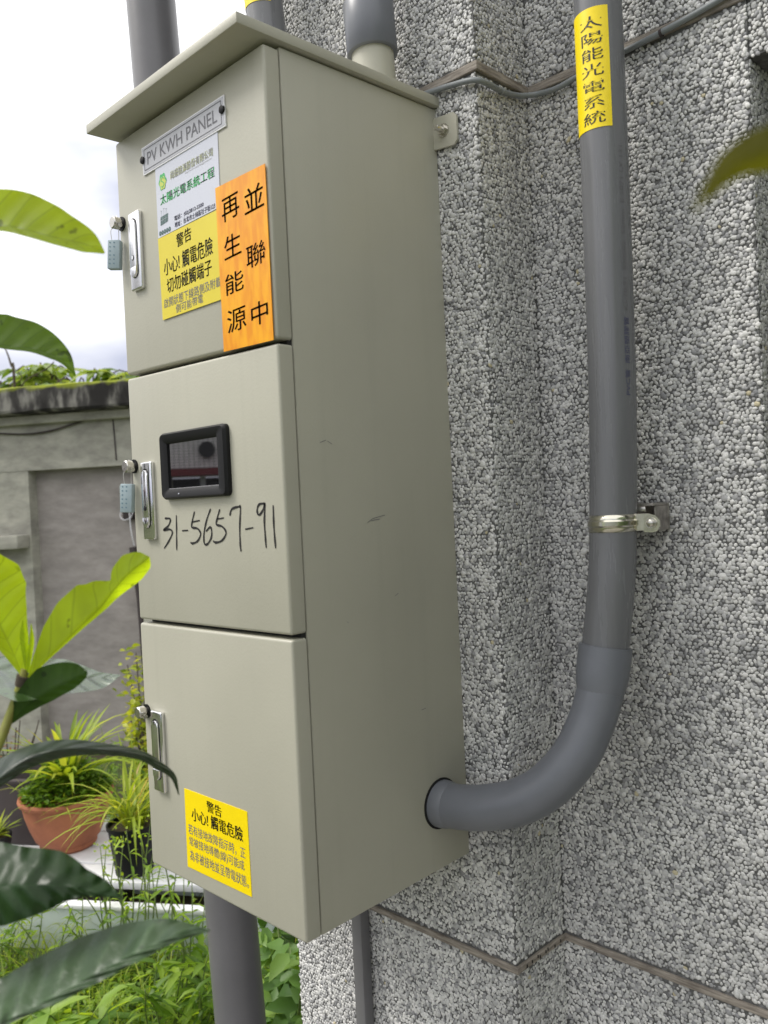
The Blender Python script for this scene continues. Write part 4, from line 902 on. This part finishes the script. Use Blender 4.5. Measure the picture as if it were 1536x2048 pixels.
tube('side_stem', spline([at(-215, 1900, .69), at(-150, 1730, .72), at(-60, 1600, .77), at(-6, 1495, .79), at(20, 1430, .80), at(44, 1362, .80), at(50, 1338, .80)], 40), list(np.linspace(.0062, .0036, 41)), M['youngstem'], sh, 10)
tube('stem_node', [at(40, 1372, .80), at(47, 1352, .80)], [.0052, .0066], M['bark'], sh, 10)
big_leaf([(-190, 470, .76), (-100, 452, .75), (0, 452, .74), (49, 460, .735), (110, 476, .73), (171, 489, .73), (209, 506, .73)], [5, 60, 75, 74, 61, 33, 2], [3, 12, 10, 12, 13, 17, 2], .35, -.5, -.2, M['leaf_young'], sh, label='glowing yellow-green leaf against the sky')
big_leaf([(-170, 640, .84), (-60, 668, .84), (0, 690, .84), (60, 697, .84), (100, 708, .84), (128, 723, .84), (150, 752, .84)], [5, 52, 64, 54, 38, 20, 1], [3, 8, 6, 7, 9, 7, 1], .4, -.4, -.2, M['leaf_mid'], sh)
big_leaf([(57, 1358, .80), (86, 1326, .795), (122, 1292, .79), (162, 1254, .785), (203, 1214, .78), (222, 1188, .778), (234, 1172, .777), (246, 1158, .776), (268, 1138, .775), (290, 1121, .774), (299, 1114, .774)],
         [3, 25, 52, 68, 66, 44, 16, 30, 36, 22, 1], [2, 3, 4, 5, 9, 15, 20, 24, 26, 18, 1], .45, .9, -.1, M['leaf_young'], sh, n=60, label='young yellow-green leaf with a bitten notch near its tip')
big_leaf([(46, 1352, .80), (20, 1293, .80), (-3, 1245, .80), (-25, 1190, .80), (-35, 1140, .80), (-42, 1085, .80)], [3, 42, 62, 82, 74, 4], [3, 22, 34, 36, 30, 3], .3, .7, -.1, M['leaf_young'], sh)
big_leaf([(53, 1345, .798), (50, 1300, .795), (47, 1270, .792), (46, 1240, .79)], [2, 8, 8, 1], [2, 8, 8, 1], .5, .5, 0, M['leaf_young'], sh, n=14, ns=4)
big_leaf([(56, 1345, .796), (60, 1310, .792), (63, 1280, .788), (62, 1248, .786)], [2, 5, 6, 1], [2, 5, 5, 1], .5, .5, 0, M['leaf_young'], sh, n=14, ns=4)
big_leaf([(20, 1447, .80), (55, 1412, .79), (100, 1382, .78), (140, 1362, .775), (166, 1349, .77), (175, 1344, .77)], [3, 34, 52, 42, 24, 1], [3, 14, 20, 18, 10, 1], .5, .3, -.2, M['leaf_under'], sh)
big_leaf([(-90, 1330, .84), (40, 1345, .84), (130, 1354, .84), (200, 1356, .84), (241, 1350, .84)], [20, 32, 36, 12, 1], [20, 60, 34, 22, 1], 2.2, -2.2, 0, M['leaf_gloss'], sh)
big_leaf([(-130, 1645, .73), (-50, 1592, .73), (0, 1556, .73), (51, 1520, .735), (102, 1502, .74), (152, 1496, .745), (213, 1499, .75), (279, 1509, .755), (317, 1531, .76), (345, 1553, .765), (358, 1590, .77)],
         [10, 30, 34, 25, 21, 17, 12, 9, 9, 7, 1], [6, 14, 16, 20, 20, 16, 11, 11, 9, 5, 1], 2.4, .5, .2, M['leaf_arch'], sh, n=70, wav=.0012)
big_leaf([(-190, 1775, .66), (-60, 1776, .65), (0, 1773, .645), (55, 1770, .64), (115, 1769, .64), (164, 1779, .64), (208, 1790, .64), (246, 1797, .64)], [30, 78, 90, 77, 68, 42, 30, 1], [30, 76, 80, 66, 45, 15, 4, 1], .9, -.5, .2, M['leaf_dark'], sh, n=60, wav=.0015)
big_leaf([(-160, 2110, .60), (-40, 2068, .60), (27, 2034, .60), (109, 1993, .605), (191, 1947, .61), (273, 1905, .615), (342, 1876, .62), (421, 1861, .63)], [30, 80, 80, 86, 80, 64, 42, 1], [10, 16, 9, 15, 19, 18, 12, 1], 1.3, -.9, .2, M['leaf_grey'], sh, n=60, wav=.0015)
# twig with one leaf reaching in from a shrub beside us on the right
tw_g = Vector((2.3, -.2, GZ))
tw = thing('garden_shrub', tuple(tw_g), 'blurred olive-green leaf with a brown edge in front of the pebble wall', 'shrub')
tube('branch', spline([Vector((2.28, -.22, .3)), Vector((1.9, -.5, .9)), at(2300, 150, .6), at(1900, 270, .30), at(1690, 285, .226), at(1620, 290, .223)], 40), list(np.linspace(.010, .0015, 41)), M['bark'], tw, 8)
big_leaf([(1381, 428, .215), (1420, 378, .217), (1465, 332, .219), (1520, 308, .221), (1600, 292, .223), (1690, 287, .226)], [1, 16, 34, 50, 58, 6], [1, 16, 28, 38, 46, 6], .3, .3, 0, M['leaf_olive'], tw)
cc = Vector((2.25, -.25, 1.05)); its = []
for _ in range(5200):
    v_ = Vector(rdir(-1, 1)).normalized() * (U_(.25, 1) ** .45); p = cc + Vector((v_.x * .75, v_.y * 1.45, v_.z * 1.3))
    its.append((p, rdir(-.4, .6), (U_(-.5, .5), U_(-.5, .5), 1), U_(.10, .17), U_(.045, .07), U_(.1, .6), U_(0, .8)))
leaf_batch('crown', its, M['broad'], tw)
tube('trunk', spline([Vector((2.3, -.2, GZ)), Vector((2.28, -.22, -.2)), Vector((2.35, -.25, .9))], 12), list(np.linspace(.05, .02, 13)), M['bark'], tw, 10)
for k in range(12):
    v_ = Vector(rdir(-.5, .9)).normalized(); tube('limb', spline([Vector((2.3, -.22, U_(-.3, .5))), cc + Vector((v_.x * .35, v_.y * .6, v_.z * .6)), cc + Vector((v_.x * .65, v_.y * 1.2, v_.z * 1.3))], 8), list(np.linspace(.016, .005, 9)), M['bark'], tw, 6)
for (x, y, d_, az) in ((1900, 150, .36, 0), (1980, 420, .40, 1), (2100, 300, .42, 2)):
    big_leaf([(x - 90, y + 40, d_), (x - 40, y, d_), (x + 40, y - 30, d_ + .02), (x + 120, y - 20, d_ + .05)], [1, 30, 34, 4], [1, 30, 34, 4], .4, .4, 0, M['leaf_olive'], tw, n=20)

# ------------------------------------------------------------------ garden
def onz(x, y, z): return hit(x, y, 2, z)
ZT = -.80
# white planks that carry the pots
pa, pb = onz(120, 1715, ZT), onz(330, 1768, ZT)
def planks():
    e0, e1 = onz(20, 1712, ZT), onz(470, 1812, ZT)        # front edge runs slightly downhill in view
    return e0, e1
gx = Vector((ux.x, ux.y, 0)); gy = uy
def GM(o): return Matrix(((gx.x, gy.x, 0, o.x), (gx.y, gy.y, 0, o.y), (0, 0, 1, 0), (0, 0, 0, 1)))
fr = onz(300, 1768, ZT)
pt_ = thing('plank_bench', (fr.x, fr.y, GZ), 'low bench of white planks carrying the garden pots', 'bench')
GB = GM(fr)
for k in range(4): box('plank', (-1.5, .005 + k * .155, ZT - .028), (.95, .150 + k * .155, ZT + .0006 * k), M['foam'], pt_, bev=.004, M=GB)
for xk in (-1.3, -.3, .7): box('bench_block', (xk, .04, GZ), (xk + .16, .58, ZT - .0285), M['brown'], pt_, M=GB)
# foam trough in front of the bench
ff = onz(200, 1905, GZ)
tr_o = thing('foam_trough', (ff.x, ff.y, GZ), 'long pale grey-green foam trough standing in weeds below the pot bench', 'trough')
GT = GM(ff); hz = .155
for nm, lo, hi in (('front_panel', (-.62, 0, GZ), (.66, .03, GZ + hz)), ('back_panel', (-.62, .25, GZ), (.66, .28, GZ + hz)), ('end_panel', (-.619, .0305, GZ), (-.59, .2495, GZ + hz - .001)), ('end_panel', (.63, .0305, GZ), (.659, .2495, GZ + hz - .001)), ('soil_fill', (-.588, .032, GZ + .02), (.628, .248, GZ + .10))):
    box(nm, lo, hi, M['soil'] if nm == 'soil_fill' else M['foam_g'], tr_o, bev=.004, M=GT)
box('rim', (-.625, -.008, GZ + hz + .0005), (.665, .036, GZ + hz + .018), M['foam'], tr_o, bev=.004, M=GT)
def lathe(name, c, prof, mat, parent, seg=36):
    vs, fs = [], []
    for r_, z in prof:
        for k in range(seg): a = 2 * math.pi * k / seg; vs.append((c.x + r_ * math.cos(a), c.y + r_ * math.sin(a), z))
    for i in range(len(prof) - 1):
        for k in range(seg): fs.append((i * seg + k, i * seg + (k + 1) % seg, (i + 1) * seg + (k + 1) % seg, (i + 1) * seg + k))
    fs.append(tuple(range(seg))[::-1])
    return smooth_by_angle(mesh_obj(name, vs, fs, mat, parent), 35)
# terracotta bowl
bc = onz(138, 1690, ZT + .001); dB = (bc - CAM).dot(ray(138, 1690).normalized()); kx = dB / FPX
RT = 80 * kx; HB = .225
bowl = thing('terracotta_bowl', (bc.x, bc.y, ZT), 'wide terracotta bowl on the white planks, full of weeds and a strap-leaved plant', 'flowerpot')
zb_ = ZT + .002
lathe('bowl_body', bc, [(.02, zb_), (RT * .55, zb_), (RT * .60, zb_ + .012), (RT * .59, zb_ + .024), (RT * .68, zb_ + HB * .20), (RT * .79, zb_ + HB * .42), (RT * .87, zb_ + HB * .64), (RT * .93, zb_ + HB * .90), (RT * .90, zb_ + HB * .9), (RT * .85, zb_ + HB * .72)], M['terracotta'], bowl)
lathe('bowl_rim', bc, [(RT * .92, zb_ + HB * .895), (RT * .985, zb_ + HB * .90), (RT * 1.0, zb_ + HB * .95), (RT * .97, zb_ + HB), (RT * .91, zb_ + HB * .985), (RT * .89, zb_ + HB * .9)], M['terracotta'], bowl)
lathe('bowl_soil', bc, [(.001, zb_ + HB * .86), (RT * .89, zb_ + HB * .84), (RT * .80, zb_ + HB * .7)], M['soil'], bowl)
ztop = zb_ + HB * .88
cov = thing('bowl_weeds', (bc.x, bc.y, ztop), 'carpet of small round-leaved weeds filling the terracotta bowl', 'weeds')
leaf_batch('weed_leaves', [((bc.x + r_ * math.cos(a), bc.y + r_ * math.sin(a), ztop + .16 * (1 - (r_ / RT) ** 2) * U_(.15, 1) + U_(0, .03)), rdir(-.2, .5), (U_(-.4, .4), U_(-.4, .4), 1), U_(.016, .034), U_(.014, .024), U_(0, .4), U_(0, .75))
            for a, r_ in [(U_(0, 6.283), RT * .92 * math.sqrt(U_(0, 1))) for _ in range(2000)]], M['weed'], cov)
sp = thing('spider_plant', (bc.x, bc.y, ztop), 'strap-leaved yellow-green plant growing out of the terracotta bowl', 'plant')
camaz = math.atan2(-(CAM.y - bc.y), -(CAM.x - bc.x))
for k in range(46):
    az = U_(0, 6.283); blades('blade', [((bc.x + U_(-.02, .02), bc.y + U_(-.02, .02), ztop + .03), az, U_(.28, .46), U_(.020, .036), U_(.75, 1.5), U_(.5, 1.5), min(1, max(0, random.gauss(.5, .22))))], M['blade'], sp)
for k in range(26):
    a = U_(0, 6.283); b0 = (bc.x + RT * .7 * math.cos(a), bc.y + RT * .7 * math.sin(a), ztop)
    blades('grass_blade', [(b0, a + U_(-.5, .5), U_(.1, .26), U_(.0025, .005), U_(.6, 1.3), U_(.3, 2.6), U_(.3, 1))], M['blade'], sp, seg=6)
# black nursery pot with straps
nc = onz(270, 1742, ZT + .001); dN = (nc - CAM).dot(ray(270, 1742).normalized()); kn = dN / FPX
RN = 44 * kn; HN = 88 * kn
npot = thing('nursery_pot', (nc.x, nc.y, ZT), 'black plastic nursery pot on the white planks beside the cabinet', 'flowerpot')
lathe('pot_body', nc, [(.01, ZT + .003), (RN * .74, ZT + .003), (RN * .97, ZT + HN * .93), (RN * .92, ZT + HN * .93)], M['blackpot'], npot)
lathe('pot_rim', nc, [(RN * .95, ZT + HN * .91), (RN * 1.02, ZT + HN * .92), (RN * 1.03, ZT + HN), (RN * .95, ZT + HN)], M['blackpot'], npot)
lathe('pot_soil', nc, [(.001, ZT + HN * .93), (RN * .93, ZT + HN * .92), (RN * .925, ZT + HN * .8)], M['soil'], npot)
st = thing('strap_plant', (nc.x, nc.y, ZT + HN * .92), 'arching narrow strap-leaved plant with pale tips in the black nursery pot', 'plant')
for k in range(100):
    az = U_(0, 6.283); drp = U_(.8, 2.4)
    blades('blade', [((nc.x + U_(-.035, .035), nc.y + U_(-.035, .035), ZT + HN * .92), az, U_(.20, .42), U_(.008, .015), U_(.6, 1.5), drp, min(1, max(0, random.gauss(.52, .25))))], M['blade'], st)
# brown crate and a small pot at the left
kc = onz(10, 1715, ZT + .001)
GK = GM(kc)
kr = thing('brown_crate', (kc.x, kc.y, ZT), 'dark brown plastic crate on the planks left of the terracotta bowl', 'crate')
for nm, lo, hi in (('front_side', (-.55, .12, ZT + .004), (.13, .135, ZT + .26)), ('back_side', (-.55, .40, ZT + .004), (.13, .415, ZT + .26)), ('end_side', (-.549, .1355, ZT + .004), (-.535, .3995, ZT + .259)), ('end_side', (.115, .1355, ZT + .004), (.129, .3995, ZT + .259)), ('crate_floor', (-.53, .137, ZT + .003), (.112, .398, ZT + .02))):
    box(nm, lo, hi, M['brown'], kr, bev=.003, M=GK)
box('crate_lip', (-.56, .110, ZT + .2605), (.14, .142, ZT + .278), M['brown'], kr, bev=.003, M=GK)
sc_ = onz(-6, 1718, ZT + .001)
spot_ = thing('small_pot', (sc_.x, sc_.y, ZT), 'small black pot at the edge of the planks in front of the brown crate', 'flowerpot')
lathe('pot_body', sc_, [(.01, ZT + .003), (.05, ZT + .003), (.062, ZT + .10), (.056, ZT + .10), (.05, ZT + .085)], M['blackpot'], spot_)
lathe('pot_soil', sc_, [(.001, ZT + .09), (.055, ZT + .088), (.052, ZT + .08)], M['soil'], spot_)
s2 = thing('rosette_plant', (sc_.x, sc_.y, ZT + .09), 'small bright green rosette plant in the small black pot', 'plant')
for k in range(26): blades('blade', [((sc_.x, sc_.y, ZT + .09), U_(0, 6.283), U_(.06, .13), U_(.012, .02), U_(.3, 1.4), U_(.2, 1.0), U_(.2, .7))], M['blade'], s2, seg=5)

# shrub with small round leaves against the shed
vb = onz(285, 1640, GZ); vd = 4.6
lv = thing('lime_shrub', tuple(Vector((at(284, 1500, vd).x, at(284, 1500, vd).y, GZ))), 'slender lime-leaved shrub climbing beside the shed doorway', 'shrub')
tops = [(272, 1305), (292, 1330), (255, 1330), (282, 1400), (262, 1440), (298, 1450)]
lfs = []
for i, (x, y) in enumerate(tops):
    root = at(286 + i * 2, 1620, vd); root.z = GZ
    path = spline([root, at(288, 1560, vd), at(286 + (x - 286) * .3, (y + 1560) / 2, vd + U_(-.08, .08)), at(x, y, vd + U_(-.15, .15))], 16)
    tube('stem', path, list(np.linspace(.009, .003, 17)), M['bark'], lv, 6)
    for p in path[4:]:
        for _ in range(6):
            lfs.append((p + Vector((U_(-.07, .07), U_(-.07, .07), U_(-.05, .05))), rdir(-.2, .8), rdir(.2, 1), U_(.035, .06), U_(.022, .036), U_(0, .3), U_(.1, 1)))
leaf_batch('foliage', lfs, M['lime'], lv)
# thin bare twiggy plant at far left
tb = Vector((at(30, 1560, 4.7).x, at(30, 1560, 4.7).y, GZ))
tg = thing('twiggy_plant', tuple(tb), 'bare dark twigs with a few purple buds in front of the shed wall', 'plant')
for k, (x, y) in enumerate(((12, 1470), (32, 1455), (40, 1440), (78, 1440), (70, 1465), (5, 1500))):
    tube('twig', spline([tb, at(22 + k * 4, 1590, 4.7), at((x + 25) / 2, 1540, 4.68), at(x, y, 4.7)], 12), list(np.linspace(.008, .003, 13)), M['bark'], tg, 6)
tag(leaf_batch('buds', [(at(U_(0, 110), U_(1460, 1580), 4.7 + U_(-.1, .1)), rdir(), rdir(.1, 1), U_(.015, .03), U_(.012, .02), 0, U_(0, 1)) for _ in range(60)], M['redleaf'], tg), kind='stuff')

# trees behind the shed: each crown built of whorled leaves
def palmate_tree(x, y, d_, spread, nwh, label, mat='tree', name='papaya_tree', lf=(.16, .30)):
    c = at(x, y, d_); g = Vector((c.x, c.y, GZ))
    t_ = thing(name, tuple(g), label, 'tree')
    tube('trunk', spline([g, g.lerp(c, .5) + Vector((.06, .03, 0)), c - Vector((0, 0, .25))], 14), list(np.linspace(.07, .03, 15)), M['bark'], t_, 10)
    lf_ = []
    vs = []
    for k in range(nwh):
        p = c + Vector((U_(-spread, spread), U_(-spread, spread), U_(-.55, .12)))
        vs.append(tube_data(spline([c - Vector((0, 0, .35)), c.lerp(p, .55) + Vector((0, 0, .05)), p], 6), .008, 5))
        nl = random.randint(6, 9); a0 = U_(0, 6.28)
        for j in range(nl):
            a = a0 + 6.283 * j / nl; lf_.append((p, (math.cos(a), math.sin(a), U_(-.1, .35)), (U_(-.2, .2), U_(-.2, .2), 1), U_(*lf), U_(.075, .12), U_(.2, .7), U_(0, 1)))
    a, b_ = merge(vs); mesh_obj('limbs', a, b_, M['bark'], t_, True)
    leaf_batch('crown', lf_, M[mat], t_)
palmate_tree(84, 752, 8.6, .36, 54, 'pale green palmate-leaved tree rising highest behind the mossy slab roof')
palmate_tree(180, 768, 8.2, .40, 38, 'low palmate-leaved tree showing just over the middle of the slab roof')
palmate_tree(248, 770, 8.0, .35, 34, 'palmate-leaved tree peeping over the slab roof next to the cabinet edge')
palmate_tree(8, 772, 8.8, .30, 26, 'russet-leaved tree at the far end of the slab roof', 'redleaf', 'russet_tree', (.10, .18))
tt_ = at(22, 790, 8.0)
bt = thing('bare_sapling', (tt_.x, tt_.y, GZ), 'thin bare sapling of grey twigs against the pale sky', 'sapling')
tube('trunk', spline([Vector((tt_.x, tt_.y, GZ)), at(30, 790, 8.0), at(22, 730, 8.0), at(8, 690, 8.0)], 16), list(np.linspace(.02, .005, 17)), M['bark'], bt, 6)
tube('twig', spline([at(30, 800, 8.0), at(50, 762, 8.0), at(90, 740, 8.0), at(108, 724, 8.0)], 10), .006, M['bark'], bt, 6)
tube('twig', spline([at(5, 782, 8.0), at(30, 768, 8.0), at(44, 756, 8.0), at(36, 744, 8.0)], 10), .006, M['bark'], bt, 6)

# ------------------------------------------------------------------ weeds
def gpt(x, y): return onz(x, y, GZ)
def weed_cover(name, n_, area, hmax, label):
    it = []
    for _ in range(n_):
        x, y = area(); h = hmax * U_(0, 1) ** 1.6
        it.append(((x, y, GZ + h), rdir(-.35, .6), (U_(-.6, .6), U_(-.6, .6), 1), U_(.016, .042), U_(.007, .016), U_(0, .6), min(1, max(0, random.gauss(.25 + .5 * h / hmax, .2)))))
    return tag(leaf_batch(name, it, M['weed']), label, 'weeds', kind='stuff')
o_ = Vector((CAM.x, CAM.y, 0))
def view_area(x0, x1, d0, d1):
    def f():
        p = at(U_(x0, x1), 1024, U_(d0, d1)); return p.x, p.y
    return f
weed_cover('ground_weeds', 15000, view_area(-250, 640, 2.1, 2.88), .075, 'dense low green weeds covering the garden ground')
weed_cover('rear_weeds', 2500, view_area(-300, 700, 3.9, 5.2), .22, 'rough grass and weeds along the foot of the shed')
gb = []
for _ in range(1500):
    x, y = view_area(-250, 640, 2.15, 3.2)()
    gb.append(((x, y, GZ), U_(0, 6.28), U_(.08, .24), U_(.003, .007), U_(.8, 1.5), U_(.3, 2), U_(.05, .7)))
tag(blades('grass', gb, M['blade'], seg=5), 'thin grass blades among the garden weeds', 'grass', kind='stuff')
def tall_weed(x, y, h, label, nl=18, lf=(.03, .075), wd=(.008, .017), mat='weed', group='tall weeds round the foam trough', flower=False, tone=(.2, 1)):
    g = gpt(x, y); t_ = thing('tall_weed', tuple(g), label, 'weed', group)
    its, st_ = [], []
    for s_ in range(random.randint(2, 4)):
        tip = g + Vector((U_(-.12, .12), U_(-.12, .12), h * U_(.75, 1.05))); pth = spline([g + Vector((U_(-.02, .02), U_(-.02, .02), 0)), g.lerp(tip, .5) + Vector((U_(-.02, .02), U_(-.02, .02), .02)), tip], 10)
        st_.append(tube_data(pth, list(np.linspace(.0035, .0015, 11)), 5))
        for k in range(nl // 2):
            p = pth[random.randint(3, 10)]; its.append((p, rdir(-.1, .7), (U_(-.4, .4), U_(-.4, .4), 1), U_(*lf), U_(*wd), U_(.2, .8), U_(*tone)))
        if flower:
            for k in range(6): its.append((tip + Vector((U_(-.03, .03), U_(-.03, .03), U_(-.03, .02))), rdir(), rdir(), .012, .012, 0, 1.0))
    a, b_ = merge(st_); mesh_obj('stem', a, b_, M['greenstem'], t_, True); leaf_batch('leaves', its, M[mat], t_)
tl = 'tall lance-leaved weed growing round the foam trough'
for x, y, h in ((170, 1940, .27), (232, 1945, .34), (300, 1950, .42), (345, 1960, .40), (392, 1965, .40), (60, 1950, .20), (112, 1950, .24), (15, 1955, .22)):
    tall_weed(x, y, h, tl, flower=random.random() < .5)
for x, y, h in ((205, 1720, .50), (235, 1715, .62), (262, 1712, .55), (70, 1722, .45), (30, 1725, .50), (110, 1716, .5), (160, 1716, .46)):
    tall_weed(x, y, h, 'tangled weed growing between the pot bench and the shed', nl=40, lf=(.03, .08), wd=(.008, .016), group='weeds behind the pot bench', tone=(.1, .9))
for x, y, h in ((262, 1925, .50), (225, 1925, .42), (296, 1925, .46)):
    tall_weed(x, y, h, 'spindly seeding weed standing up in front of the black nursery pot', nl=12, lf=(.03, .06), wd=(.008, .014), group='spindly weeds before the nursery pot', flower=True, tone=(.4, 1))
tl2 = 'bushy weed with big drooping lance leaves near the standpipe foot'
for x, y, h in ((360, 2080, .36), (400, 2110, .34), (330, 2130, .30), (420, 2060, .40)):
    tall_weed(x, y, h, tl2, nl=30, lf=(.06, .12), wd=(.014, .026), group='bushy weeds near the standpipe', tone=(.1, .9))
tall_weed(180, 2110, .16, 'pale broad-leaved weed low in the foreground ground cover', nl=18, lf=(.12, .19), wd=(.035, .05), mat='broad', group=None, tone=(.5, 1))
# broad-leaved bush between the standpipe and the wall end
bb = at(575, 1950, 2.15); bb.z = GZ
bu = thing('broadleaf_bush', tuple(bb), 'bush of broad mid-green leaves between the standpipe and the wall end', 'bush')
its, st_ = [], []
for s_ in range(20):
    tip = at(U_(505, 690), U_(1790, 2080), U_(1.95, 2.5)); pth = spline([bb + Vector((U_(-.1, .1), U_(-.1, .1), 0)), bb.lerp(tip, .5) + Vector((0, 0, .08)), tip], 8)
    st_.append(tube_data(pth, list(np.linspace(.005, .002, 9)), 5))
    for k in range(28):
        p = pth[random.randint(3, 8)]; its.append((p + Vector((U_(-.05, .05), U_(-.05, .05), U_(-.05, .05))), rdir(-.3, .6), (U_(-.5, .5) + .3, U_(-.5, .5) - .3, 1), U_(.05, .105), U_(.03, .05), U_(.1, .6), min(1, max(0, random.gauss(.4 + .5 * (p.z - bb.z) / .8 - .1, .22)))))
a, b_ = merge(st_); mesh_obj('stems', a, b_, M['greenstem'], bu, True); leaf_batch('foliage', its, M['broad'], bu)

# ------------------------------------------------------------------ tiled house across the lane, mirrored in the meter window
hd = Vector((-.843, -.538, 0)).normalized(); hc_ = Vector((-.21, -.35, 0)) + hd * 20; hx = Vector((hd.y, -hd.x, 0))
HM = Matrix(((hx.x, hd.x, 0, hc_.x), (hx.y, hd.y, 0, hc_.y), (0, 0, 1, 0), (0, 0, 0, 1)))
ho = thing('tiled_house', (hc_.x, hc_.y, GZ), 'white-tiled house with a red awning, mirrored in the meter window', 'house')
def hbox(nm, lo, hi, mat): 
    o = box(nm, lo, hi, mat, ho); o.data.transform(HM); return o
def hbox2(nm, lo, hi, mat):
    o = box(nm, lo, hi, mat, None); o.matrix_world = HM; return o
zr = 1.45
for nm, lo, hi, mt in (('upper_wall', (-5, 0, zr + .15), (5, 6, 6.2), M['tile']), ('side_pier', (-5, .001, GZ), (-2.2, 6, zr + .149), M['tile']), ('side_pier', (2.4, .001, GZ), (5, 6, zr + .149), M['tile']),
                       ('awning', (-5, -.5, zr - .05), (5, -.002, zr + .12), M['redpaint']), ('shop_back', (-2.2, 1.2, GZ), (2.4, 1.3, zr - .06), M['darkroom']),
                       ('roof', (-5.2, -.4, 6.2), (5.2, 6.2, 6.4), M['concrete']), ('shop_post', (-.25, .02, GZ), (-.12, .2, zr - .06), M['foam']), ('shop_post', (.55, .02, GZ), (.75, .2, zr - .06), M['concrete'])):
    o = box(nm, lo, hi, mt, None); o.parent = ho; o.matrix_parent_inverse = Matrix.Translation(-Vector(ho.location)) @ HM
for (cx, cz) in ((-.32, 2.05),):
    vs, fs = tube_data([HM @ Vector((cx, -.12, cz)), HM @ Vector((cx, -.001, cz))], .20, 24); mesh_obj('fan_vent', vs, fs, M['darkroom'], ho)
for wx in (-3, 2.2):
    o = box('window', (wx - .7, -.02, 3.2), (wx + .7, -.001, 4.6), M['darkroom'], None); o.parent = ho; o.matrix_parent_inverse = Matrix.Translation(-Vector(ho.location)) @ HM

bpy.data.objects.remove(TXTO)
